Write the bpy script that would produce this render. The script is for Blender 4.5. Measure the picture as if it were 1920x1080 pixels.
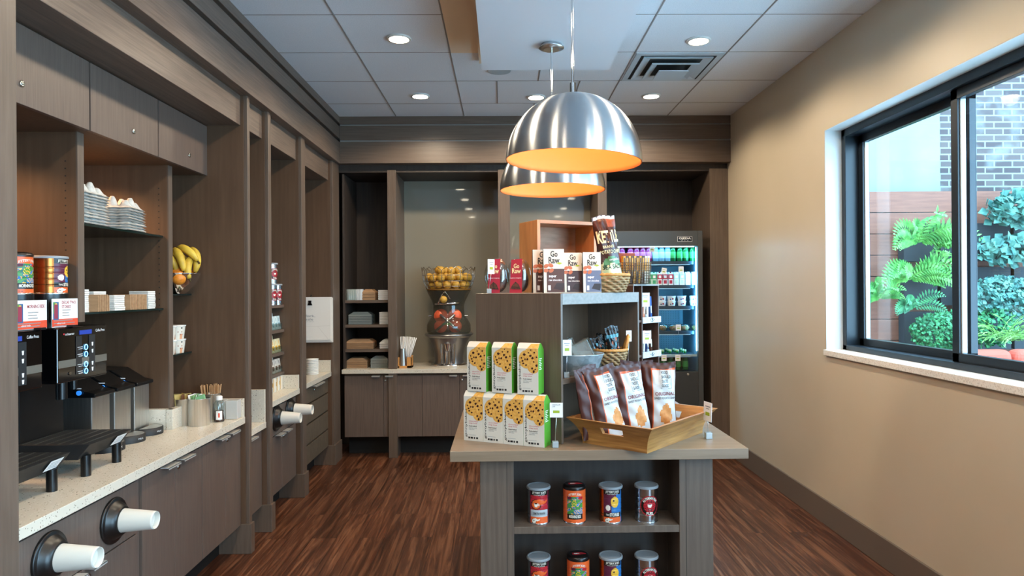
import bpy, math, random
from mathutils import Matrix, Vector
random.seed(7)
PI = math.pi
sc = bpy.context.scene
for o in list(bpy.data.objects): bpy.data.objects.remove(o)

# ---------------------------------------------------------------- camera
F = 1272.0                      # focal length in pixels of the 1920 px frame
EYE = 1.57
vy = Vector((-18, -2, -F)).normalized()          # world +Y seen by the camera
vz = Vector((-.007, 1, 0)); vz = (vz - vy * vz.dot(vy)).normalized()
vx = vy.cross(vz).normalized()
RW = Matrix((vx, vy, vz))                        # camera vector -> world vector
cam_d = bpy.data.cameras.new('camera'); cam = bpy.data.objects.new('camera', cam_d)
sc.collection.objects.link(cam); sc.camera = cam
cam_d.sensor_width = 36; cam_d.lens = 36 * F / 1920; cam_d.clip_start = .05; cam_d.clip_end = 200
cam.matrix_world = Matrix.Translation((0, 0, EYE)) @ RW.to_4x4()

def at(px, py, X=None, Y=None, Z=None):
    """world point seen at a photo pixel on a plane X=, Y= or Z="""
    r = RW @ Vector(((px - 960) / F, (540 - py) / F, -1))
    if X is not None: t = X / r.x
    elif Y is not None: t = Y / r.y
    else: t = (Z - EYE) / r.z
    return Vector((0, 0, EYE)) + r * t

# ---------------------------------------------------------------- look and daylight
vs = sc.view_settings
vs.view_transform = 'Standard'; vs.look = 'None'; vs.gamma = 1; vs.use_curve_mapping = False
vs.exposure = 0.5
w = bpy.data.worlds.new('sky'); sc.world = w; w.use_nodes = True
bg = w.node_tree.nodes['Background']; bg.inputs[0].default_value = (.46, .75, 1, 1); bg.inputs[1].default_value = 10.5

CEIL = 3.17; XR = 2.13
def light(name, kind, loc, energy, color, rot=(0, 0, 0), **k):
    d = bpy.data.lights.new(name, kind); d.energy = energy; d.color = color
    for a, b in k.items(): setattr(d, a, b)
    o = bpy.data.objects.new(name, d); sc.collection.objects.link(o); o.location = loc; o.rotation_euler = rot
    return o
# sky light enters at the right-wall window and an unseen opening added for daylight (portals only guide the sampling, they give off nothing)
for yy, ly in ((2.67, 3.54), (-1.15, 2.9)):
    tall = yy < 0
    pl = light('sky_portal', 'AREA', (2.36, yy, 1.5 if tall else 1.88), 1, (1, 1, 1), (0, PI / 2, 0), shape='RECTANGLE', size=2.9 if tall else 1.45, size_y=ly); pl.data.cycles.is_portal = True
WARM = (1, .83, .61)
DOWN = [(748, 71), (1310, 75), (788, 179), (1005, 181), (1221, 179)]
DPOS = [at(x, y, Z=CEIL) for x, y in DOWN] + [Vector((x, y, CEIL)) for x, y in ((-.66, 3.0), (-.66, 1.7), (1.23, 3.1), (1.23, 1.8), (-.66, .3), (1.23, .3), (-.66, -1.2), (1.23, -1.2))]
for i, p in enumerate(DPOS):
    light('downlight_beam', 'SPOT', (p.x, p.y, CEIL - .03), 40, WARM, spot_size=2.75, spot_blend=.35, shadow_soft_size=.06)

# ---------------------------------------------------------------- materials
def C(h):
    h = h.lstrip('#'); v = [int(h[i:i + 2], 16) / 255 for i in (0, 2, 4)]
    return tuple(x / 12.92 if x <= .04045 else ((x + .055) / 1.055) ** 2.4 for x in v) + (1,)
MC = {}
def newmat(name):
    m = bpy.data.materials.new(name); m.use_nodes = True; nt = m.node_tree
    return m, nt, nt.nodes['Principled BSDF']
def mat(name, col='#808080', rough=.5, metal=0, emis=None, es=1, trans=0, ior=1.45, aniso=0, coat=0, spec=None):
    if name in MC: return MC[name]
    m, nt, p = newmat(name); c = C(col)
    p.inputs['Base Color'].default_value = c; p.inputs['Roughness'].default_value = rough; p.inputs['Metallic'].default_value = metal
    if emis: p.inputs['Emission Color'].default_value = C(emis); p.inputs['Emission Strength'].default_value = es
    if trans: p.inputs['Transmission Weight'].default_value = trans; p.inputs['IOR'].default_value = ior
    if coat: p.inputs['Coat Weight'].default_value = coat; p.inputs['Coat Roughness'].default_value = .08
    if spec is not None: p.inputs['Specular IOR Level'].default_value = spec
    if aniso:
        p.inputs['Anisotropic'].default_value = aniso; p.inputs['Anisotropic Rotation'].default_value = .25
        t = nt.nodes.new('ShaderNodeTangent'); t.direction_type = 'RADIAL'; t.axis = 'Z'
        nt.links.new(t.outputs[0], p.inputs['Tangent'])
    MC[name] = m; return m
def clear(name, tint='#ffffff', refl=.1, rough=.02, milk=0.0):
    """thin clear glass or plastic: see-through with a gloss on top"""
    if name in MC: return MC[name]
    m, nt, p = newmat(name); nt.nodes.remove(p); out = nt.nodes['Material Output']
    tr = nt.nodes.new('ShaderNodeBsdfTransparent'); tr.inputs[0].default_value = C(tint)
    gl = nt.nodes.new('ShaderNodeBsdfGlossy'); gl.inputs['Roughness'].default_value = rough
    lw = nt.nodes.new('ShaderNodeLayerWeight'); lw.inputs[0].default_value = .5; pw = nt.nodes.new('ShaderNodeMath'); pw.operation = 'POWER'; pw.inputs[1].default_value = 4
    fr = nt.nodes.new('ShaderNodeMath'); fr.operation = 'MULTIPLY_ADD'; fr.inputs[1].default_value = .7; fr.inputs[2].default_value = refl * .5
    nt.links.new(lw.outputs['Facing'], pw.inputs[0]); nt.links.new(pw.outputs[0], fr.inputs[0])
    mx = nt.nodes.new('ShaderNodeMixShader')
    nt.links.new(fr.outputs[0], mx.inputs[0]); last = tr
    if milk:
        df = nt.nodes.new('ShaderNodeBsdfDiffuse'); df.inputs[0].default_value = C(tint); m2 = nt.nodes.new('ShaderNodeMixShader')
        m2.inputs[0].default_value = milk; nt.links.new(tr.outputs[0], m2.inputs[1]); nt.links.new(df.outputs[0], m2.inputs[2]); last = m2
    nt.links.new(last.outputs[0], mx.inputs[1]); nt.links.new(gl.outputs[0], mx.inputs[2]); nt.links.new(mx.outputs[0], out.inputs[0])
    MC[name] = m; return m
def noisy(name, c1, c2, scale=(1, 1, 1), nscale=8, detail=6, rough=.5, bump=0, lo=.3, hi=.7, metal=0, dist=0, coat=0, kind='noise', spec=None, fine=0):
    """two-colour procedural surface; scale stretches it (wood grain, brushed metal ...)"""
    if name in MC: return MC[name]
    m, nt, p = newmat(name); N = nt.nodes.new; L = nt.links.new
    tc = N('ShaderNodeTexCoord'); oi = N('ShaderNodeObjectInfo'); ad = N('ShaderNodeVectorMath'); ad.operation = 'ADD'
    L(tc.outputs['Object'], ad.inputs[0]); ml = N('ShaderNodeVectorMath'); ml.operation = 'SCALE'; ml.inputs[3].default_value = 9
    cb = N('ShaderNodeCombineXYZ')
    for i in range(3): L(oi.outputs['Random'], cb.inputs[i])
    L(cb.outputs[0], ml.inputs[0]); L(ml.outputs[0], ad.inputs[1])
    mp = N('ShaderNodeMapping'); mp.inputs['Scale'].default_value = scale; L(ad.outputs[0], mp.inputs[0])
    if kind == 'voronoi':
        n = N('ShaderNodeTexVoronoi'); n.inputs['Scale'].default_value = nscale; src = n.outputs['Color']
    else:
        n = N('ShaderNodeTexNoise'); n.inputs['Scale'].default_value = nscale; n.inputs['Detail'].default_value = detail
        n.inputs['Distortion'].default_value = dist; src = n.outputs[0]
    L(mp.outputs[0], n.inputs['Vector'])
    if fine:
        n2 = N('ShaderNodeTexNoise'); n2.inputs['Scale'].default_value = nscale * 5; n2.inputs['Detail'].default_value = 3; L(mp.outputs[0], n2.inputs['Vector'])
        mm = N('ShaderNodeMath'); mm.operation = 'MULTIPLY_ADD'; L(n2.outputs[0], mm.inputs[0]); mm.inputs[1].default_value = fine; mm2 = N('ShaderNodeMath'); mm2.operation = 'SUBTRACT'
        L(src, mm2.inputs[0]); mm2.inputs[1].default_value = fine / 2; L(mm2.outputs[0], mm.inputs[2]); src = mm.outputs[0]
    r = N('ShaderNodeValToRGB'); r.color_ramp.elements[0].position = lo; r.color_ramp.elements[1].position = hi
    r.color_ramp.elements[0].color = C(c1); r.color_ramp.elements[1].color = C(c2)
    L(src, r.inputs[0]); L(r.outputs[0], p.inputs['Base Color'])
    p.inputs['Roughness'].default_value = rough; p.inputs['Metallic'].default_value = metal
    if coat: p.inputs['Coat Weight'].default_value = coat
    if spec is not None: p.inputs['Specular IOR Level'].default_value = spec
    if bump:
        b = N('ShaderNodeBump'); b.inputs['Strength'].default_value = bump; b.inputs['Distance'].default_value = .002
        L(src, b.inputs['Height']); L(b.outputs[0], p.inputs['Normal'])
    MC[name] = m; return m

WOODV = noisy('taupe_oak_upright', '#5b4c41', '#69594d', (14, 14, .7), 5, 5, .42, .15, .3, .7, fine=.2)
WOODY = noisy('taupe_oak_lengthways', '#574940', '#716155', (14, .7, 22), 5, 5, .42, .2, .3, .7, fine=.2)
WOODX = noisy('taupe_oak_crossways', '#5b4c41', '#69594d', (.7, 14, 14), 5, 5, .42, .15, .3, .7, fine=.2)
LAMV = noisy('grey_brown_laminate', '#5c4d45', '#6b5b51', (26, 26, .8), 6, 4, .4, .05, .3, .7, fine=.25)
DRAWW = noisy('olive_brown_oak', '#554a3d', '#675b4c', (14, 10, 3), 5, 5, .42, .1, .3, .7)
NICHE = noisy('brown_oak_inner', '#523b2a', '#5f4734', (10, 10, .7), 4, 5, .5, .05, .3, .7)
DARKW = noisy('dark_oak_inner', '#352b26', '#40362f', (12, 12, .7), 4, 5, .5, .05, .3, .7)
ISLW = noisy('island_oak', '#584a40', '#685a4e', (12, 12, .6), 5, 5, .4, .1, .3, .7, fine=.2)
ISLTOP = noisy('island_oak_top', '#7b6753', '#8d7964', (.7, 12, 12), 4, 5, .35, .05, .3, .7, fine=.2)
MAPLE = noisy('maple_box', '#b07a4a', '#c98f5c', (8, 8, 1.2), 4, 5, .4, .05, .3, .7)
MAPLEX = noisy('maple_box_inner', '#a87b58', '#bb8d69', (1, 8, 14), 4, 5, .45, .05, .3, .7)
TRAYW = noisy('acacia_tray', '#8a5a2c', '#b98347', (1.4, 1.4, 16), 4, 8, .42, .2, .3, .7, dist=.6)
ALU = mat('brushed_aluminium', '#c9c9c9', .3, 1)
CHROME = mat('chrome', '#e0e0e0', .08, 1)
STEEL = noisy('brushed_steel', '#c4c2be', '#d8d6d2', (30, 30, 1), 5, 3, .36, .05, .3, .7, metal=1)
BLACK = mat('black_plastic', '#0b0b0c', .3); GLOSSB = mat('gloss_black', '#060607', .06, coat=.6)
DARKG = mat('dark_grey', '#1c1c1d', .55); WHITE = mat('white_paper', '#e9e6e0', .7); PAPER = mat('white_card', '#efeeec', .5)
CUPW = mat('white_cup', '#d6d1c6', .45); KRAFT = noisy('kraft_board', '#a07a57', '#b48c66', (1, 1, 6), 12, 3, .8, 0)
INK = mat('black_ink', '#1a1a1a', .6); GREY = mat('mid_grey', '#84878a', .6); LIGHTG = mat('light_grey', '#b9bcbd', .5)
GLASS = clear('window_glass', '#f2f8fa', .07); PLAST = clear('clear_plastic', '#eef4f2', .25, .08); PLASTM = clear('frosted_plastic', '#f0efeb', .15, .2, .5)
SMOKE = clear('smoked_glass', '#c6c1b2', .12, .04, .06); GLSHELF = clear('shelf_glass', '#5a6660', .3, .02)

def quartz():
    m, nt, p = newmat('speckled_quartz'); N = nt.nodes.new; L = nt.links.new
    tc = N('ShaderNodeTexCoord'); prev = C('#d3cab9')
    last = None
    for sc_, th, col in ((95, .22, '#8f8576'), (60, .16, '#5d554b'), (130, .3, '#e6dfd0')):
        v = N('ShaderNodeTexVoronoi'); v.inputs['Scale'].default_value = sc_; L(tc.outputs['Object'], v.inputs['Vector'])
        a = N('ShaderNodeMath'); a.operation = 'LESS_THAN'; a.inputs[1].default_value = th; L(v.outputs['Distance'], a.inputs[0])
        s = N('ShaderNodeSeparateColor'); L(v.outputs['Color'], s.inputs[0])
        b = N('ShaderNodeMath'); b.operation = 'LESS_THAN'; b.inputs[1].default_value = .35; L(s.outputs[0], b.inputs[0])
        c = N('ShaderNodeMath'); c.operation = 'MULTIPLY'; L(a.outputs[0], c.inputs[0]); L(b.outputs[0], c.inputs[1])
        mx = N('ShaderNodeMix'); mx.data_type = 'RGBA'; L(c.outputs[0], mx.inputs[0])
        if last is None: mx.inputs[6].default_value = prev
        else: L(last, mx.inputs[6])
        mx.inputs[7].default_value = C(col); last = mx.outputs[2]
    L(last, p.inputs['Base Color']); p.inputs['Roughness'].default_value = .25
    return m
QUARTZ = quartz()
def floor_mat():
    m, nt, p = newmat('walnut_plank_floor'); N = nt.nodes.new; L = nt.links.new
    tc = N('ShaderNodeTexCoord'); mp = N('ShaderNodeMapping'); mp.inputs['Rotation'].default_value = (0, 0, PI / 2); L(tc.outputs['Object'], mp.inputs[0])
    br = N('ShaderNodeTexBrick'); br.offset = .37; br.inputs['Scale'].default_value = 1; br.inputs['Brick Width'].default_value = 1.22; br.inputs['Row Height'].default_value = .152
    br.inputs['Mortar Size'].default_value = .0012; br.inputs['Color1'].default_value = (0, 0, 0, 1); br.inputs['Color2'].default_value = (1, 1, 1, 1); br.inputs['Mortar'].default_value = (.5, .5, .5, 1)
    L(mp.outputs[0], br.inputs['Vector'])
    # shift the grain from plank to plank
    sh = N('ShaderNodeVectorMath'); sh.operation = 'SCALE'; sh.inputs[3].default_value = 13; L(br.outputs['Color'], sh.inputs[0])
    ad = N('ShaderNodeVectorMath'); ad.operation = 'ADD'; L(tc.outputs['Object'], ad.inputs[0]); L(sh.outputs[0], ad.inputs[1])
    m2 = N('ShaderNodeMapping'); m2.inputs['Scale'].default_value = (18, .8, 1); L(ad.outputs[0], m2.inputs[0])
    n = N('ShaderNodeTexNoise'); n.inputs['Scale'].default_value = 1.6; n.inputs['Detail'].default_value = 9; n.inputs['Roughness'].default_value = .66; n.inputs['Distortion'].default_value = 1.1; L(m2.outputs[0], n.inputs['Vector'])
    r = N('ShaderNodeValToRGB'); e = r.color_ramp.elements; e[0].position = .3; e[0].color = C('#2a170d'); e[1].position = .72; e[1].color = C('#94664a')
    x = e.new(.5); x.color = C('#573423'); L(n.outputs[0], r.inputs[0])
    hs = N('ShaderNodeHueSaturation'); ma = N('ShaderNodeMapRange'); ma.inputs['To Min'].default_value = .75; ma.inputs['To Max'].default_value = 1.2
    L(br.outputs['Color'], ma.inputs[0]); L(ma.outputs[0], hs.inputs['Value']); L(r.outputs[0], hs.inputs['Color'])
    mx = N('ShaderNodeMix'); mx.data_type = 'RGBA'; L(br.outputs['Fac'], mx.inputs[0]); L(hs.outputs[0], mx.inputs[6]); mx.inputs[7].default_value = C('#241410')
    L(mx.outputs[2], p.inputs['Base Color']); p.inputs['Roughness'].default_value = .33; p.inputs['Specular IOR Level'].default_value = .35
    b = N('ShaderNodeBump'); b.inputs['Strength'].default_value = .12; b.inputs['Distance'].default_value = .002; L(n.outputs[0], b.inputs['Height']); L(b.outputs[0], p.inputs['Normal'])
    return m
def brick_mat():
    m, nt, p = newmat('weathered_brick'); N = nt.nodes.new; L = nt.links.new
    tc = N('ShaderNodeTexCoord'); mp = N('ShaderNodeMapping'); mp.inputs['Rotation'].default_value = (PI / 2, 0, 0); L(tc.outputs['Object'], mp.inputs[0])
    br = N('ShaderNodeTexBrick'); br.inputs['Scale'].default_value = 1; br.inputs['Brick Width'].default_value = .215; br.inputs['Row Height'].default_value = .076; br.inputs['Mortar Size'].default_value = .009
    br.inputs['Color1'].default_value = C('#403537'); br.inputs['Color2'].default_value = C('#584c49'); br.inputs['Mortar'].default_value = C('#787a78'); L(mp.outputs[0], br.inputs['Vector'])
    n = N('ShaderNodeTexNoise'); n.inputs['Scale'].default_value = 3; n.inputs['Detail'].default_value = 8; L(tc.outputs['Object'], n.inputs['Vector'])
    r = N('ShaderNodeValToRGB'); r.color_ramp.elements[0].position = .52; r.color_ramp.elements[1].position = .8; L(n.outputs[0], r.inputs[0])
    mx = N('ShaderNodeMix'); mx.data_type = 'RGBA'; L(r.outputs[0], mx.inputs[0]); L(br.outputs['Color'], mx.inputs[6]); mx.inputs[7].default_value = C('#7c7f7d')
    L(mx.outputs[2], p.inputs['Base Color']); p.inputs['Roughness'].default_value = .9
    return m

# ---------------------------------------------------------------- mesh helpers
coll = sc.collection
def top_of(o):
    while o.parent: o = o.parent
    return o
def tag(o, label, cat, group=None, kind=None):
    o['label'] = label; o['category'] = cat
    if group: o['group'] = group
    if kind: o['kind'] = kind
    return o
def thing(name, label, cat, loc=(0, 0, 0), rz=0, group=None):
    o = bpy.data.objects.new(name, None); coll.objects.link(o); o.empty_display_size = .05
    o.location = loc; o.rotation_euler = (0, 0, rz); return tag(o, label, cat, group)
def dup(root, loc, rz=None, label=None, group=None, rot=None):
    r = root.copy(); coll.objects.link(r); r.location = loc
    if rz is not None: r.rotation_euler = (0, 0, rz)
    if rot is not None: r.rotation_euler = rot
    if label: r['label'] = label
    if group: r['group'] = group
    for ch in list(root.children):
        c = ch.copy(); coll.objects.link(c); c.parent = r
        for g in list(ch.children):
            d = g.copy(); coll.objects.link(d); d.parent = c
    return r
class MB:
    def __init__(s, m): s.v = []; s.f = []; s.fm = []; s.sm = []; s.mats = [m]; s.cur = 0; s.M = Matrix(); s.smooth = False; s.fn = None
    def use(s, m, smooth=None):
        if m not in s.mats: s.mats.append(m)
        s.cur = s.mats.index(m)
        if smooth is not None: s.smooth = smooth
        return s
    def at(s, loc=(0, 0, 0), rz=0, rx=0, ry=0): s.M = Matrix.Translation(loc) @ Matrix.Rotation(rz, 4, 'Z') @ Matrix.Rotation(ry, 4, 'Y') @ Matrix.Rotation(rx, 4, 'X'); return s
    def add(s, vs_, fs):
        n = len(s.v)
        for p in vs_:
            p = Vector(p)
            if s.fn: p = Vector(s.fn(p))
            s.v.append(s.M @ p)
        for f in fs: s.f.append(tuple(n + i for i in f)); s.fm.append(s.cur); s.sm.append(s.smooth)
        return s
    def box(s, x0, x1, y0, y1, z0, z1):
        v = [(x, y, z) for z in (z0, z1) for y in (y0, y1) for x in (x0, x1)]
        sm = s.smooth; s.smooth = False
        s.add(v, [(0, 2, 3, 1), (4, 5, 7, 6), (0, 1, 5, 4), (2, 6, 7, 3), (0, 4, 6, 2), (1, 3, 7, 5)]); s.smooth = sm; return s
    def cb(s, cx, cy, z0, sx, sy, sz): return s.box(cx - sx / 2, cx + sx / 2, cy - sy / 2, cy + sy / 2, z0, z0 + sz)
    def lathe(s, prof, seg=24, c=(0, 0, 0), axis='Z', cap=(True, True), arc=None):
        n = len(prof); vs_ = []; fs = []; full = arc is None; a0, a1 = arc or (0, 2 * PI); cnt = seg if full else seg + 1
        for i in range(cnt):
            a = a0 + (a1 - a0) * i / seg; ca, sa = math.cos(a), math.sin(a)
            for r, z in prof:
                p = (r * ca, r * sa, z)
                if axis == 'X': p = (z, r * ca, r * sa)
                if axis == 'Y': p = (r * sa, z, r * ca)
                vs_.append((p[0] + c[0], p[1] + c[1], p[2] + c[2]))
        for i in range(seg):
            j = (i + 1) % cnt
            for k in range(n - 1): fs.append((i * n + k, j * n + k, j * n + k + 1, i * n + k + 1))
        s.add(vs_, fs)
        sm = s.smooth; s.smooth = False
        if full:
            if cap[0] and prof[0][0] > 1e-5: s.add([vs_[i * n] for i in range(seg)][::-1], [tuple(range(seg))])
            if cap[1] and prof[-1][0] > 1e-5: s.add([vs_[i * n + n - 1] for i in range(seg)], [tuple(range(seg))])
        s.smooth = sm; return s
    def cyl(s, c, r, h, seg=20, axis='Z', r2=None): return s.lathe([(r, 0), (r if r2 is None else r2, h)], seg, c, axis)
    def tube(s, pts, r, seg=8, closed=False):
        pts = [Vector(p) for p in pts]; n = len(pts); vs_ = []; fs = []; up = Vector((0, 0, 1)); prev = None
        for i, p in enumerate(pts):
            a = pts[(i - 1) % n] if (closed or i) else p; b = pts[(i + 1) % n] if (closed or i < n - 1) else p
            t = (b - a).normalized(); ref = prev or (up if abs(t.dot(up)) < .9 else Vector((1, 0, 0)))
            u = (ref - t * ref.dot(t)).normalized(); w_ = t.cross(u); prev = u; rr = r(i / (n - 1)) if callable(r) else r
            for k in range(seg):
                ang = 2 * PI * k / seg; vs_.append(p + (u * math.cos(ang) + w_ * math.sin(ang)) * rr)
        for i in range(n if closed else n - 1):
            j = (i + 1) % n
            for k in range(seg): fs.append((i * seg + k, i * seg + (k + 1) % seg, j * seg + (k + 1) % seg, j * seg + k))
        if not closed: fs += [tuple(range(seg))[::-1], tuple((n - 1) * seg + k for k in range(seg))]
        return s.add(vs_, fs)
    def prism(s, pts, y0, y1):
        """outline in X-Z pushed from y0 to y1"""
        n = len(pts); sm = s.smooth; s.smooth = False
        s.add([(x, y0, z) for x, z in pts] + [(x, y1, z) for x, z in pts], [tuple(range(n)), tuple(range(2 * n - 1, n - 1, -1))] + [(i, i + n, (i + 1) % n + n, (i + 1) % n) for i in range(n)]); s.smooth = sm; return s
    def poly(s, pts): return s.add(pts, [tuple(range(len(pts)))])
    def grid(s, fn, nu, nv, paint=None, cu=False):
        vs_ = [fn(i / nu, j / nv) for j in range(nv + 1) for i in range(nu + 1)]; n0 = len(s.v); s.add(vs_, [])
        for j in range(nv):
            for i in range(nu):
                if paint:
                    m = paint((i + .5) / nu, (j + .5) / nv)
                    if m is None: continue
                    s.use(m)
                a = n0 + j * (nu + 1) + i; s.f.append((a, a + 1, a + nu + 2, a + nu + 1)); s.fm.append(s.cur); s.sm.append(s.smooth)
        return s
    def sphere(s, c, r, seg=16, rings=10, sc_=(1, 1, 1)):
        pr = [(max(r * math.sin(PI * i / rings), 1e-6), -r * math.cos(PI * i / rings)) for i in range(rings + 1)]
        n0 = len(s.v); M0 = s.M; s.M = M0 @ Matrix.Translation(c) @ Matrix.Diagonal((*sc_, 1)); s.lathe(pr, seg, cap=(False, False)); s.M = M0; return s
    def text(s, t, w, h, m=None, fn=None, bold=0, align='C', sp=1.0):
        """flat lettering in local X-Z facing -Y, centred at 0, fitted to w x h; fn maps (x, z) onto a surface"""
        vs_, fs = glyphs(t, bold, sp)
        x0 = min(v[0] for v in vs_); x1 = max(v[0] for v in vs_); y0 = min(v[1] for v in vs_); y1 = max(v[1] for v in vs_)
        kx = w / max(x1 - x0, 1e-6); ky = h / max(y1 - y0, 1e-6)
        if m: s.use(m)
        out = []
        for v in vs_:
            x = (v[0] - (x0 + x1) / 2) * kx; z = (v[1] - (y0 + y1) / 2) * ky
            out.append(fn(x, z) if fn else (x, 0, z))
        return s.add(out, fs)
    def build(s, name, parent=None, bevel=0, seg=2, origin=None):
        me = bpy.data.meshes.new(name)
        if parent is not None:
            t = top_of(parent); Mi = Matrix.LocRotScale(t.location, t.rotation_euler, None).inverted(); vv = [Mi @ v for v in s.v]; org = None
        else:
            xs = [v.x for v in s.v]; ys = [v.y for v in s.v]; zs = [v.z for v in s.v]
            org = Vector(origin) if origin else Vector(((min(xs) + max(xs)) / 2, (min(ys) + max(ys)) / 2, min(zs))); vv = [v - org for v in s.v]
        me.from_pydata([tuple(v) for v in vv], [], s.f)
        for m in s.mats: me.materials.append(m)
        me.polygons.foreach_set('material_index', s.fm); me.polygons.foreach_set('use_smooth', s.sm); me.update()
        o = bpy.data.objects.new(name, me); coll.objects.link(o)
        if parent is not None: o.parent = parent
        else: o.location = org
        if bevel:
            b = o.modifiers.new('bevel', 'BEVEL'); b.width = bevel; b.segments = seg; b.limit_method = 'ANGLE'; b.angle_limit = .7
        return o
_G = {}
def glyphs(t, bold=0, sp=1.0):
    k = (t, bold, sp)
    if k not in _G:
        cu = bpy.data.curves.new('lettering', 'FONT'); cu.body = t; cu.offset = bold; cu.resolution_u = 2; cu.space_character = sp
        ob = bpy.data.objects.new('lettering', cu); me = bpy.data.meshes.new_from_object(ob)
        _G[k] = ([tuple(v.co) for v in me.vertices], [tuple(p.vertices) for p in me.polygons])
        bpy.data.objects.remove(ob); bpy.data.curves.remove(cu); bpy.data.meshes.remove(me)
    return _G[k]
def struct(name, mb, bevel=0):
    o = mb.build(name, None, bevel); o['kind'] = 'structure'; return o
def bx(m, *b):
    q = MB(m)
    for i in b: q.box(*i)
    return q
ORD = ['first', 'second', 'third', 'fourth', 'fifth', 'sixth', 'seventh', 'eighth', 'ninth', 'tenth', 'eleventh', 'twelfth', 'thirteenth', 'fourteenth', 'fifteenth', 'sixteenth', 'seventeenth', 'eighteenth', 'nineteenth', 'twentieth']
# ================================================================ ROOM SHELL
XL, YBK, YN = -2.45, 6.95, -3.2
WALLR = noisy('warm_beige_paint', '#c0b29b', '#c4b6a0', (1, 1, 1), 2, 2, .38, 0, .3, .7, spec=.35)
WALLN = mat('beige_paint', '#a99a86', .7)
struct('floor', bx(floor_mat(), (XL, XR + .02, YN, YBK, -.05, 0)))
wr = MB(WALLR); WY0, WY1, WZ0, WZ1 = .9, 4.44, 1.155, 2.60
wr.box(XR, 2.40, WY1, YBK, 0, CEIL + .1).box(XR, 2.40, YN, -2.6, 0, CEIL + .1).box(XR, 2.40, .3, WY0, 0, CEIL + .1).box(XR, 2.40, -2.6, .3, 0, .05).box(XR, 2.40, -2.6, .3, 2.95, CEIL + .1).box(XR, 2.40, WY0, WY1, 0, WZ0).box(XR, 2.40, WY0, WY1, WZ1, CEIL + .1)  # the tall opening nearer the camera is added, unseen, to let in daylight
struct('wall_right', wr)
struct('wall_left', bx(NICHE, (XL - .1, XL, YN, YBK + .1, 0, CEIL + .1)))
struct('wall_back', bx(DARKW, (XL, 2.40, YBK, YBK + .1, 0, CEIL + .1)))
struct('wall_near', bx(WALLN, (XL, 2.40, YN - .1, YN, 0, CEIL + .1)))
TILE = noisy('white_ceiling_tile', '#d6dce4', '#e2e7ee', (1, 1, 1), 180, 2, .9, .3, .35, .65)
TANT = mat('tan_ceiling_tile', '#e6cfb2', .9)
ce = MB(TILE); ce.box(XL, 2.40, YN, YBK, CEIL, CEIL + .08)
struct('ceiling', ce)
# grid bars, each run of the suspended ceiling
GR = mat('ceiling_grid_grey', '#8e8b8a', .6)
g = MB(GR); T = .627; X0 = -.341; zz = CEIL - .004
cols = [X0 + T * k for k in range(-2, 4)]
for k, x in enumerate(cols):
    if abs(x - (X0 + T)) < .01: g.box(x - .004, x + .004, YN, 5.21, zz, CEIL + .001).box(x - .004, x + .004, 5.84, 6.27, zz, CEIL + .001)
    else: g.box(x - .004, x + .004, YN, 6.27, zz, CEIL + .001)
for x in (-.03, .61): g.box(x - .004, x + .004, 5.21, 5.84, zz, CEIL + .001)
y = 5.84
while y > YN: g.box(-1.49, XR, y - .0025, y + .0025, zz + .002, CEIL + .001); y -= .63
struct('trim_1', g)
struct('trim_2', bx(TANT, (X0 + .006, -.125, 2.0, 4.585, CEIL - .003, CEIL + .001), (-.15, -.125, 2.0, 4.72, CEIL - .03, CEIL)))
pm = mat('smooth_white_panel', '#dde2ea', .7)
struct('trim_3', bx(pm, (-.12, .69, .6, 4.32, 2.965, CEIL)))
# fascia running along the left and across the back, with shadow gaps
XF, YF, XP, XH = -1.49, 6.27, -1.52, -1.56
GAP = mat('dark_gap', '#241d19', .7); GAPL = mat('light_gap', '#8d8a86', .5)
fl = MB(WOODY)
for z0, z1 in ((2.738, 2.935), (2.965, 3.078), (3.108, CEIL)): fl.box(-1.66, XF, YN, YF + .1, z0, z1)
fl.use(GAP).box(-1.66, XF - .03, YN, YF, 2.934, 2.966).box(-1.66, XF - .03, YN, YF, 3.077, 3.109)
struct('trim_4', fl, .002)
fb = MB(WOODX)
for z0, z1 in ((2.738, 2.938), (2.952, 3.085), (3.098, CEIL)): fb.box(XF, XR, YF, YF + .14, z0, z1)
fb.use(GAPL).box(XF, XR, YF + .012, YF + .1, 2.937, 2.953).box(XF, XR, YF + .012, YF + .1, 3.084, 3.099)
struct('trim_5', fb, .002)
struct('trim_6', bx(DARKW, (XL, -1.5, YN, YBK, 2.74, 2.76), (XL, XR, YF + .1, YBK, 2.67, 2.76)))   # soffit boards
# posts of the left run
n = 7
def post_left(y0, y1, near=XL):
    global n
    q = MB(WOODV); q.box(XP - .02, XP, y0, y1, 0, 2.745); q.use(NICHE).box(near, XP - .02, y0, y1, 0, 2.745); q.use(WOODV).box(near, XP + .012, y0 - .008, y1 + .008, 0, .178)  # sides take the browner inner oak, its dark tone also standing in for shade
    struct('trim_%d' % n, q, .002); n += 1
POSTS = [(4.08, 4.12), (4.44, 4.495), (5.17, 5.27), (6.12, 6.36)]
q = MB(WOODV); q.box(XL, XP, 1.95, 2.15, 0, 2.745); struct('trim_%d' % n, q, .002); n += 1
for a, b in POSTS: post_left(a, b)
# header beams between the posts
for a, b in ((2.15, 4.08), (4.12, 4.44), (4.495, 5.17), (5.27, 6.12)):
    struct('trim_%d' % n, bx(WOODY, (-1.83, XH, a, b, 2.56, 2.745)), .002); n += 1
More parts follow.
